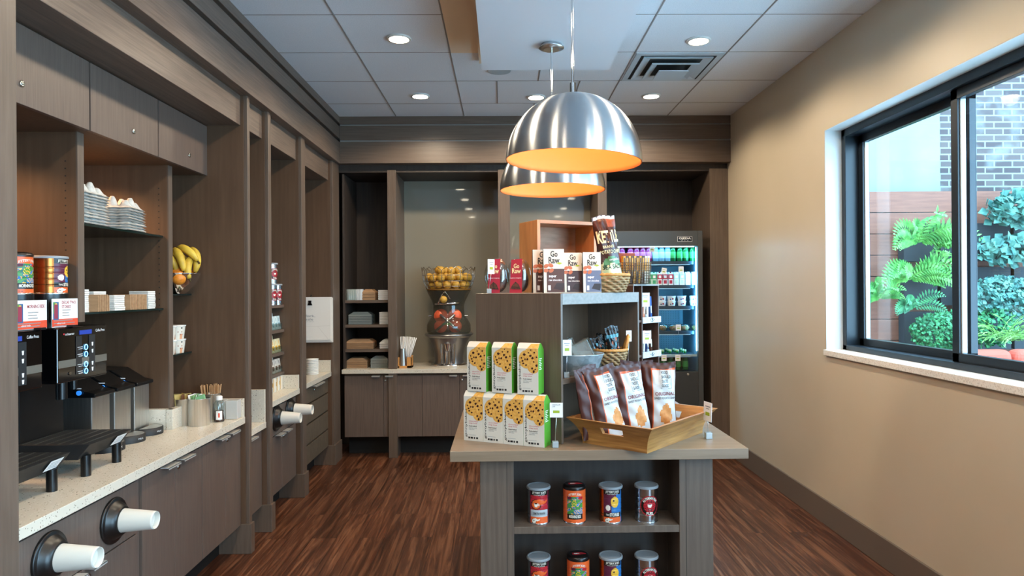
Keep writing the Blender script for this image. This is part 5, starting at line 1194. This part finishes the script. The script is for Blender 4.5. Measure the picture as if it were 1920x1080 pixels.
# ---------------------------------------------------------------- raw chocolate cartons
def raw_box(cname, low, side, label):
    W_, H_, D_ = .098, .205, .05; t = thing('chocolate_carton', label, 'chocolate carton', (0, 0, 0), 0, 'cream topped chocolate cartons'); m1 = mat('carton_cream', '#d2cebd', .5); m2 = mat('carton_low_' + cname, low, .5); m3 = mat('carton_side_' + cname, side, .5)
    q = MB(m1); q.add([(0, 0, 0), (W_, 0, 0), (W_, .012, H_), (0, .012, H_)], [(0, 1, 2, 3)]); q.use(m3).add([(0, 0, 0), (0, .012, H_), (0, .03, H_), (0, D_, 0)], [(0, 1, 2, 3)]).add([(0, .012, H_), (W_, .012, H_), (W_, .03, H_), (0, .03, H_)], [(0, 1, 2, 3)]).add([(0, D_, 0), (0, .03, H_), (W_, .03, H_), (W_, D_, 0)], [(0, 1, 2, 3)])
    q.use(m1).add([(W_, 0, 0), (W_, D_, 0), (W_, .03, H_), (W_, .012, H_)], [(0, 1, 2, 3)]).add([(0, 0, 0), (0, D_, 0), (W_, D_, 0), (W_, 0, 0)], [(0, 1, 2, 3)]); q.build('carton', t)
    f_ = lambda x, z, k=.0006: (x, z * .012 / H_ - k, z)
    q = MB(m2); q.add([f_(.014, .003), f_(W_, .003), f_(W_, .112), f_(.014, .112)], [(0, 1, 2, 3)])
    q.text('Go', .034, .028, INK, lambda x, z: f_(.05 + x, .182 + z), .02); q.text('Raw', .052, .030, INK, lambda x, z: f_(.05 + x, .152 + z), .02)
    q.use(MC['price_green']); q.add([f_(.06, .138, .0012), f_(.075, .132, .0012), f_(.09, .138, .0012), f_(.075, .143, .0012)], [(0, 1, 2, 3)])
    AL = mat('almond', '#b5613a', .5); q.use(AL)
    for (x, z, a) in ((.012, .125, .5), (.034, .128, -.4), (.036, .104, .6), (.010, .104, 0)):
        pts = []
        for k in range(14):
            b = 2 * PI * k / 14; u, v = .013 * math.cos(b), .009 * math.sin(b); pts.append(f_(max(.001, x + u * math.cos(a) - v * math.sin(a)), z + u * math.sin(a) + v * math.cos(a), .0012))
        q.add(pts, [tuple(range(14))])
    q.text('super', .036, .013, PAPER, lambda x, z: f_(.042 + x, .075 + z, .001), .02); q.text('raw chocolate', .062, .009, PAPER, lambda x, z: f_(.055 + x, .06 + z, .001), .01)
    q.use(PAPER).add([f_(.02, .012, .001), f_(.032, .012, .001), f_(.032, .035, .001), f_(.02, .035, .001)], [(0, 1, 2, 3)]); q.use(m3)
    q.add([f_(.045, .02, .001), f_(.095, .03, .001), f_(.095, .045, .001), f_(.06, .045, .001)], [(0, 1, 2, 3)]).add([f_(.045, .02, .001), f_(.09, .01, .001), f_(.095, .03, .001)], [(0, 1, 2)])
    q.build('printed_front', t); return t
VAR = {'brown': ('#4d2d22', '#2c1712'), 'plum': ('#3d2a2e', '#241516'), 'slate': ('#5d6880', '#241c1e')}
rb = {}
for px, Y, kd, rz, lb in ((1000, 3.21, 'brown', .12, 'half hidden brown carton left of the tallest one'), (1020, 3.15, 'brown', .10, 'tallest looking brown carton, its front in full view'), (1058, 3.22, 'plum', .10, 'plum carton peeking out right of the brown one'), (1069, 3.26, 'plum', .10, 'plum carton between the brown and the slate ones'), (1094, 3.19, 'slate', .08, 'slate carton, its front in full view'), (1112, 3.26, 'slate', .05, 'half hidden slate carton beside the wicker basket')):
    p = at(px, 550, Y=Y)
    L_b = 'cream topped chocolate carton: ' + lb
    if kd not in rb: rb[kd] = raw_box(kd, *VAR[kd], L_b); o = rb[kd]
    else: o = dup(rb[kd], (0, 0, 0), None, L_b)
    o.location = (p.x, Y, RZ + .0008); o.rotation_euler = (0, 0, rz); o.scale = (1, 1, 1) if px < 1050 else (.88, .88, .93)
# red sleeved clear packs
REDP = mat('crimson_sleeve', '#a31e34', .45); CHO = noisy('chocolate_bits', '#24100a', '#5a3222', (1, 1, 1), 90, 3, .5, .3, .35, .65)
for px, lb in ((908, 'clear pack of chocolate bits in a crimson sleeve, nearest the left edge of the riser'), (949, 'clear pack of chocolate bits in a crimson sleeve, next to the cartons')):
    p = at(px, 550, Y=3.26); t = thing('snack_pack', lb, 'snack pack', (p.x + .06, 3.26, RZ), 0, 'crimson sleeved clear packs'); x0 = p.x; zc = RZ + .086
    q = MB(PLAST); q.smooth = True; q.sphere((x0 + .062, 3.28, zc), .085, 24, 14, (.72, .30, 1)); q.build('clear_shell', t)
    q = MB(CHO); q.smooth = True; q.sphere((x0 + .075, 3.282, zc - .025), .055, 18, 12, (.62, .25, 1)); q.build('chocolate_bits', t)
    q = MB(REDP); q.add([(x0 + .016, 3.245, RZ + .001), (x0 + .075, 3.235, RZ + .001), (x0 + .078, 3.24, RZ + .165), (x0 + .026, 3.25, RZ + .16)], [(0, 1, 2, 3)]).add([(x0 + .016, 3.25, RZ + .001), (x0 + .075, 3.24, RZ + .001), (x0 + .078, 3.245, RZ + .165), (x0 + .026, 3.255, RZ + .16)], [(3, 2, 1, 0)])
    f_ = lambda x, z: (x0 + x, 3.2335 + (.075 - x) * .17 + (z * .03), RZ + z)
    q.text('Go', .026, .022, KC, lambda x, z: f_(.05 + x, .13 + z), .02); q.text('Raw', .042, .024, KC, lambda x, z: f_(.05 + x, .107 + z), .02); q.text('raspberry vinaigrette', .052, .006, PAPER, lambda x, z: f_(.047 + x, .072 + z))
    q.use(CHO).add([f_(.02, .02), f_(.07, .018), f_(.06, .042), (f_(.045, .055)), f_(.03, .04)], [(0, 1, 2, 3, 4)]); q.build('sleeve', t)
# ---------------------------------------------------------------- candy bar rack
RKW = noisy('rack_brown', '#4a3226', '#5a3e30', (10, 10, 1), 4, 5, .5, 0, .3, .7); STRIP = noisy('grey_label_strip', '#b4b7ba', '#c8cbce', (1, 1, 1), 60, 3, .6, 0, .3, .7)
rk0 = RP(.80, .10, TB); rk = thing('candy_rack', 'brown wooden rack of small cubbies with numbered price strips', 'rack', rk0, RA)
RU = (.668, .751, .925); V0, V1 = .035, .215
rbx(RKW, (RU[0], RU[2], V1 - .01, V1, TB + .001, 1.582)).build('back_panel', rk)
for x in RU: rbx(RKW, (x - .005, x + .005, V0, V1 - .01, TB + .001, 1.582)).build('divider', rk, .0008)
rbx(GRT, (RU[0] - .005, RU[2] + .005, V0 - .002, V1, 1.582, 1.59)).build('top_board', rk)
for zz_, nn in ((1.405, '3'), (1.225, '6'), (1.05, '9')):
    rbx(RKW, (RU[0], RU[2], V0, V1 - .01, zz_ - .012, zz_)).build('shelf', rk)
    q = rbx(STRIP, (RU[1] - .008, RU[2] + .008, V0 - .010, V0 - .002, zz_ - .018, zz_ + .014)); xm_ = (RU[1] + RU[2]) / 2
    q.text('\u00b7' + nn + '\u00b7', .05, .022, INK, lambda x, z: (xm_ + x, V0 - .0108, zz_ - .002 + z), .01); q.build('price_strip', rk)
CB = [('red', '#a8321f'), ('blue', '#2a4f8c'), ('orange', '#c2622a'), ('brown', '#4a2c20'), ('white', '#cfcfc8')]
for s_, zz_ in enumerate((1.406, 1.226)):
    for k in range(7):
        nm, hx_ = CB[(k + s_ * 2) % 5]; m_ = mat('wrapper_' + nm, hx_, .35); q = MB(m_); q.M = RM @ Matrix.Translation((RU[1] + .022 + k * .0205, V0 + .03 + .012 * (k % 2), zz_)) @ Matrix.Rotation(.16 - .04 * k, 4, 'Y'); q.box(-.008, .008, -.004, .014, 0, .12 - .006 * (k % 3)); q.use(MC['carton_cream']).box(-.005, .005, -.0046, -.004, .03, .07)
        tag(q.build('candy_bar', None, .002), '%s candy bar, %s from left in the %s cubby of the rack' % (nm, ORD[k], ['upper', 'lower'][s_]), 'candy bar', 'candy bars in the rack cubbies')
price(1210, 562, 3.51, 1.421, .050, .072, 1211, 'price card clipped over the upper cubby of the candy rack', .3, 0, bs=.012)
price(1213, 632, 3.51, 1.241, .048, .066, 1214, 'price card clipped over the lower cubby of the candy rack', .3, 0, bs=.012)
# wire basket of bars
wx0, wx1 = at(1164, 520, Y=3.5).x, at(1215, 520, Y=3.5).x
t = thing('wire_basket', 'woven wire basket of snack bars on top of the candy rack', 'basket', ((wx0 + wx1) / 2, 3.52, 1.59)); BW = mat('bronze_wire', '#6f6455', .35, .9); q = MB(BW); q.smooth = True; zb, zt_ = 1.592, 1.70
for k in range(9):
    z = zb + (zt_ - zb) * k / 8; e = .006 * k / 8; q.tube([(wx0 - e, 3.455, z), (wx1 + e, 3.455, z), (wx1 + e, 3.59, z), (wx0 - e, 3.59, z)], .0018, 5, True)
for k in range(15):
    x = wx0 + (wx1 - wx0) * k / 14; q.tube([(x, 3.455 + .002 * (-1) ** k, zb), (x + (k - 7) * .0009, 3.453, zt_)], .0016, 5).tube([(x, 3.59, zb), (x, 3.592, zt_)], .0016, 5)
for k in range(7):
    y = 3.455 + .135 * k / 6; q.tube([(wx0, y, zb), (wx0 - .006, y, zt_)], .0016, 5).tube([(wx1, y, zb), (wx1 + .006, y, zt_)], .0016, 5)
q.build('wire_body', t)
BY = mat('wrapper_gold', '#c9952c', .35)
for k in range(10):
    x = wx0 + .008 + k * (wx1 - wx0 - .016) / 9; m_ = [BY, MC['wrapper_brown'], BY, MC['wrapper_brown'], BY, MC['wrapper_brown'], BY, MC['wrapper_brown'], MC['wrapper_white'], MC['carton_cream']][k]
    q = MB(m_); q.at((x, 3.50, 1.596), rz=.1, ry=.05); q.box(-.006, .006, -.02, .02, 0, .14); q.use(MC['wrapper_brown'] if m_ is BY else BY).box(-.0035, .0035, -.0206, -.02, .06, .13)
    tag(q.build('snack_bar', None, .002), 'upright snack bar, %s from the left in the wire basket' % ORD[k], 'snack bar', 'snack bars in the wire basket')
q = MB(MC['rust']); q.at((wx0 + .045, 3.56, 1.596)); q.box(-.05, .04, -.008, .008, 0, .158); tag(q.build('snack_carton', None, .002), 'rust coloured carton standing behind the bars in the wire basket', 'carton')
# ================================================================ OPEN DRINKS COOLER
FX0, FX1, FY, FB = .997, 1.867, 6.29, 6.90
FG = mat('cooler_grey', '#4c4f51', .4, .3); FIN = mat('cooler_inner', '#6f8c9c', .4); FD = mat('cooler_shelf_dark', '#1d2f3a', .4); LED = mat('led_strip', '#ffffff', .5, emis='#bff0ff', es=5)
fr_ = thing('drinks_cooler', 'tall grey open-front drinks cooler glowing blue in the right alcove', 'cooler', ((FX0 + FX1) / 2, 6.6, 0))
bx(FG, (FX0, FX0 + .045, FY, FB, .04, 2.10)).build('side_panel', fr_, .003); q = bx(FG, (FX1 - .045, FX1, FY, FB, .04, 2.10)); q.build('side_panel', fr_, .003)
bx(FIN, (FX0 + .045, FX1 - .045, 6.82, FB - .005, .78, 1.98), (FX0 + .0455, FX0 + .049, FY + .03, 6.82, .78, 1.97), (FX1 - .049, FX1 - .0455, FY + .03, 6.82, .78, 1.97)).build('inner_lining', fr_)
hd = bx(FG, (FX0 + .046, FX1 - .046, FY, FB, 1.96, 2.10)).build('header', fr_, .003)
bx(mat('badge_dark', '#15202c', .3), (1.635, 1.765, FY - .004, FY, 2.002, 2.045)).build('badge', hd); q = MB(PAPER); q.text('OJEDA', .112, .024, None, lambda x, z: (1.70 + x, FY - .0046, 2.028 + z), .03); q.text('U  S  A', .07, .006, None, lambda x, z: (1.70 + x, FY - .0046, 2.008 + z))
q.box(1.633, 1.767, FY - .0045, FY - .003, 2.000, 2.002).box(1.633, 1.767, FY - .0045, FY - .003, 2.045, 2.047).box(1.631, 1.633, FY - .0045, FY - .003, 2.0, 2.047).box(1.767, 1.769, FY - .0045, FY - .003, 2.0, 2.047); q.build('badge_lettering', hd)
bx(mat('cooler_base', '#3b3d3e', .4, .2), (FX0 + .046, FX1 - .046, FY, FB, .10, .79)).build('lower_panel', fr_, .003); bx(BLACK, (FX0 + .03, FX1 - .03, FY + .05, FB, 0, .04)).build('foot_plinth', fr_)
q = MB(LOCKM); lock(q, Vector((1.72, FY, .765)), 'Y').build('lock', fr_)
bx(LED, (FX1 - .060, FX1 - .053, FY + .02, FY + .03, .98, 1.95)).build('led_strip', fr_); bx(LED, (FX0 + .06, FX1 - .07, FY + .03, FY + .04, 1.952, 1.958)).build('led_strip', fr_)
SHZ = [1.82, 1.597, 1.40, 1.165, .955]
for i, z in enumerate(SHZ):
    s_ = bx(FD, (FX0 + .05, FX1 - .075, FY + .045, 6.80, z - .03, z)).build('shelf', fr_); bx(mat('shelf_rail', '#a9c4cf', .3, .5), (FX0 + .05, FX1 - .11, FY + .035, FY + .045, z - .036, z - .03)).build('price_rail', s_)
bx(GLASS, (FX0 + .05, FX1 - .07, FY + .01, FY + .014, .80, .93)).build('lower_glass', fr_); bx(mat('shelf_rail', '#a9c4cf'), (FX0 + .05, FX1 - .06, FY + .004, FY + .03, .93, .95)).build('front_ledge', fr_)
q = MB(mat('perforation', '#3f5a68', .6))
for i in range(30):
    for j in range(22): q.box(FX0 + .06 + i * .0245, FX0 + .066 + i * .0245, 6.819, 6.8195, .97 + j * .019, .976 + j * .019)
q.build('perforated_back', fr_)
BLUE = (.13, .58, 1)
light('cooler_led', 'AREA', (FX1 - .07, FY + .03, 1.46), 4.5, BLUE, (0, PI / 2 + .0, -.9), shape='RECTANGLE', size=.95, size_y=.02)
light('cooler_led', 'AREA', ((FX0 + FX1) / 2, FY + .06, 1.95), 2.5, BLUE, (-.35, 0, 0), shape='RECTANGLE', size=.7, size_y=.03)
for z in SHZ[:4]: light('cooler_shelf_led', 'AREA', ((FX0 + FX1) / 2, FY + .08, z - .04), .8, BLUE, (-.4, 0, 0), shape='RECTANGLE', size=.7, size_y=.02)
# products
def bottle_proto(nm, gl, lab, cap, label, group):
    t = thing('drink_bottle', label, 'bottle', (0, 0, 0), 0, group); q = MB(gl); q.smooth = True; q.lathe([(.027, 0), (.030, .006), (.030, .10), (.026, .125), (.0135, .165), (.0125, .19)], 18); q.build('bottle_body', t)
    q = MB(lab); q.smooth = True; q.lathe([(.0304, .03), (.0306, .032), (.0306, .088), (.0304, .09)], 18, cap=(False, False)); q.use(PAPER); q.fn = cyl_fn(.031); q.grid(lambda u, v: ((u - .5) * .04, .045 + v * .03), 6, 5, lambda u, v: PAPER if (int(u * 6) + int(v * 5)) % 2 else None) if 0 else None
    q.fn = None; q.build('label', t); q = MB(cap); q.smooth = True; q.lathe([(.014, .186), (.014, .2), (.012, .203)], 14); q.build('cap', t); return t
PKB = mat('pink_glass', '#8a1f4e', .15); PKL = mat('pink_label', '#c86a94', .5); CLB = mat('pale_blue_glass', '#7fb6cf', .12); CLL = mat('pale_label', '#b6d4de', .5); GNB = mat('green_glass', '#115c2a', .12); GNL = mat('green_label', '#3f9c4a', .5)
def row(proto_fn, xs, y, z, lbf, group, dy=0):
    p_ = None
    for k, x in enumerate(xs):
        if p_ is None: p_ = proto_fn(lbf(k)); o = p_; o.location = (x, y, z)
        else: o = dup(p_, (x, y, z), None, lbf(k))
        o['group'] = group
xf = lambda px, Y=6.40: at(px, 480, Y=Y).x
row(lambda l: bottle_proto('pink', PKB, PKL, MC['pink_label'], l, ''), [xf(v) for v in (1166, 1182, 1193.5, 1205, 1216)], 6.40, 1.8205, lambda k: 'pink drink bottle, %s from the left on the top cooler shelf' % ORD[k], 'bottles on the top cooler shelf')
row(lambda l: bottle_proto('clear', CLB, CLL, MC['pale_label'], l, ''), [xf(v) for v in (1229, 1240, 1251.5)], 6.40, 1.8205, lambda k: 'pale blue drink bottle, %s from the left on the top cooler shelf' % ORD[k], 'bottles on the top cooler shelf')
row(lambda l: bottle_proto('green', GNB, GNL, MC['green_label'], l, ''), [xf(v) for v in (1261, 1274, 1285, 1298)], 6.40, 1.8205, lambda k: 'green drink bottle, %s from the left on the top cooler shelf' % ORD[k], 'bottles on the top cooler shelf')
def carton_proto(m1, m2, cap):
    def f_(label):
        t = thing('drink_carton', label, 'drink carton', (0, 0, 0)); q = MB(m1); q.box(-.023, .023, -.023, .023, 0, .105); q.add([(-.023, -.023, .105), (.023, -.023, .105), (.023, .023, .105), (-.023, .023, .105), (-.023, 0, .122), (.023, 0, .122)], [(0, 1, 5, 4), (2, 3, 4, 5), (1, 2, 5), (3, 0, 4)]); q.use(m2).box(-.0232, .0232, -.0236, -.023, .055, .1).box(-.014, .014, -.0236, -.023, .012, .045); q.use(PAPER).box(-.012, .012, -.0242, -.0236, .065, .09); q.build('carton_body', t)
        q = MB(cap); q.smooth = True; q.cyl((0, -.008, .112), .008, .012, 12); q.build('cap', t); return t
    return f_
GW = mat('pale_green_carton', '#b9d8c4', .5); GG = mat('leaf_green_print', '#3f9c6a', .5); RR = mat('red_carton_print', '#b4233c', .5); WC = mat('white_carton', '#d9e2e4', .5)
row(carton_proto(GW, GG, GG), [xf(v) for v in (1216, 1225)], 6.39, 1.5975, lambda k: 'pale green drink carton, %s at the left end of the second cooler shelf' % ORD[k], 'cartons on the second cooler shelf')
row(carton_proto(WC, RR, RR), [xf(v) for v in (1235.5, 1245.5, 1256)], 6.39, 1.5975, lambda k: 'red and white drink carton, %s of three on the second cooler shelf' % ORD[k], 'cartons on the second cooler shelf')
row(carton_proto(WC, GW, PAPER), [xf(v) for v in (1266.5, 1277, 1288, 1300)], 6.39, 1.5975, lambda k: 'white and pale green tall carton, %s of four on the second cooler shelf' % ORD[k], 'cartons on the second cooler shelf')
def yog(label):
    t = thing('yogurt_cup', label, 'yogurt cup', (0, 0, 0)); q = MB(WC); q.smooth = True; q.lathe([(.033, 0), (.041, .043)], 22, cap=(True, False)); q.use(mat('berry_print', '#8f2a3a', .5)); q.at((.006, -.0375, .02)).sphere((0, 0, 0), .009, 10, 8, (1, .3, 1)); q.use(BLUEB if 0 else mat('navy_print', '#2a3f6e', .5)); q.at((-.014, -.036, .016)).sphere((0, 0, 0), .007, 10, 8, (1, .3, 1)); q.build('cup', t)
    q = MB(PAPER); q.smooth = True; q.lathe([(.043, .043), (.043, .046)], 22); q.build('lid', t); return t
yx = [1222, 1240, 1258, 1277.5 + .0, 1300]; yp = None
for k, v in enumerate(yx):
    for l_ in range(2):
        lb = 'white yogurt cup, %s from left, %s layer, third cooler shelf' % (ORD[k], ['lower', 'upper'][l_])
        if yp is None: yp = yog(lb); o = yp; o.location = (xf(v), 6.40, 1.4005)
        else: o = dup(yp, (xf(v), 6.40, 1.4005 + l_ * .0465), None, lb)
        o['group'] = 'yogurt cups on the third cooler shelf'
SAL = noisy('mixed_salad', '#3d5a2c', '#a06a4a', (1, 1, 1), 60, 3, .7, .4, .35, .65)
for k, v in enumerate((1241, 1262, 1283, 1304)):
    x = xf(v, 6.42); t = thing('salad_bowl', 'lidded clear bowl of salad, %s from the left on the fourth cooler shelf' % ORD[k], 'salad bowl', (x, 6.42, 1.1655), 0, 'salad bowls on the fourth cooler shelf')
    q = MB(SAL); q.smooth = True; q.at((x, 6.42, 1.1655)).lathe([(.03, .002), (.045, .03), (.03, .045), (0.001, .05)], 18); q.build('salad', t); q = MB(PLAST); q.smooth = True; q.at((x, 6.42, 1.1655)).lathe([(.034, 0), (.055, .034), (.056, .036), (.045, .056), (.03, .062)], 22); q.build('clear_bowl', t)
gp = None
for r_ in range(3):
    for k in range(10):
        x = FX0 + .09 + k * .07; lb = 'small green bottle, %s from left, %s row, bottom of the cooler' % (ORD[k], ['front', 'middle', 'rear'][r_]); loc = (x, 6.37 + r_ * .075, .80)
        if gp is None: gp = bottle_proto('small', GNB, GNL, mat('pale_cap', '#9fb48a', .4), lb, ''); o = gp; o.location = loc
        else: o = dup(gp, loc, None, lb)
        o.scale = (.9, .9, .93); o['group'] = 'small bottles at the bottom of the cooler'
for px, py, lb in ((1223, 467, 'price tag hanging before the pale blue bottles'), (1245, 508, 'tilted price tag over the red cartons'), (1277, 505, 'price tag over the tall white cartons'), (1272, 614, 'price tag among the salad bowls'), (1245, 671, 'left price tag on the lower glass of the cooler'), (1271, 671, 'right price tag on the lower glass of the cooler'), (1157, 468, 'price tag at the left end of the top cooler shelf')):
    p = at(px, py, Y=6.325 if py < 650 else 6.29); t = thing('price_tag', lb, 'price tag', p, 0, 'price tags in the drinks cooler')
    q = MB(PAPER); q.at(p, ry=.2 if 'tilted' in lb else 0); q.box(-.024, .024, -.001, .001, -.028, .028); q.use(GRN).box(-.013, .013, -.0015, -.001, -.012, -.002).use(GREY).box(-.015, .015, -.0015, -.001, .01, .013); q.build('card', t); bx(ALU, (p.x - .001, p.x + .001, p.y + .001, p.y + .003, p.z - .06, p.z - .025)).build('stem', t)
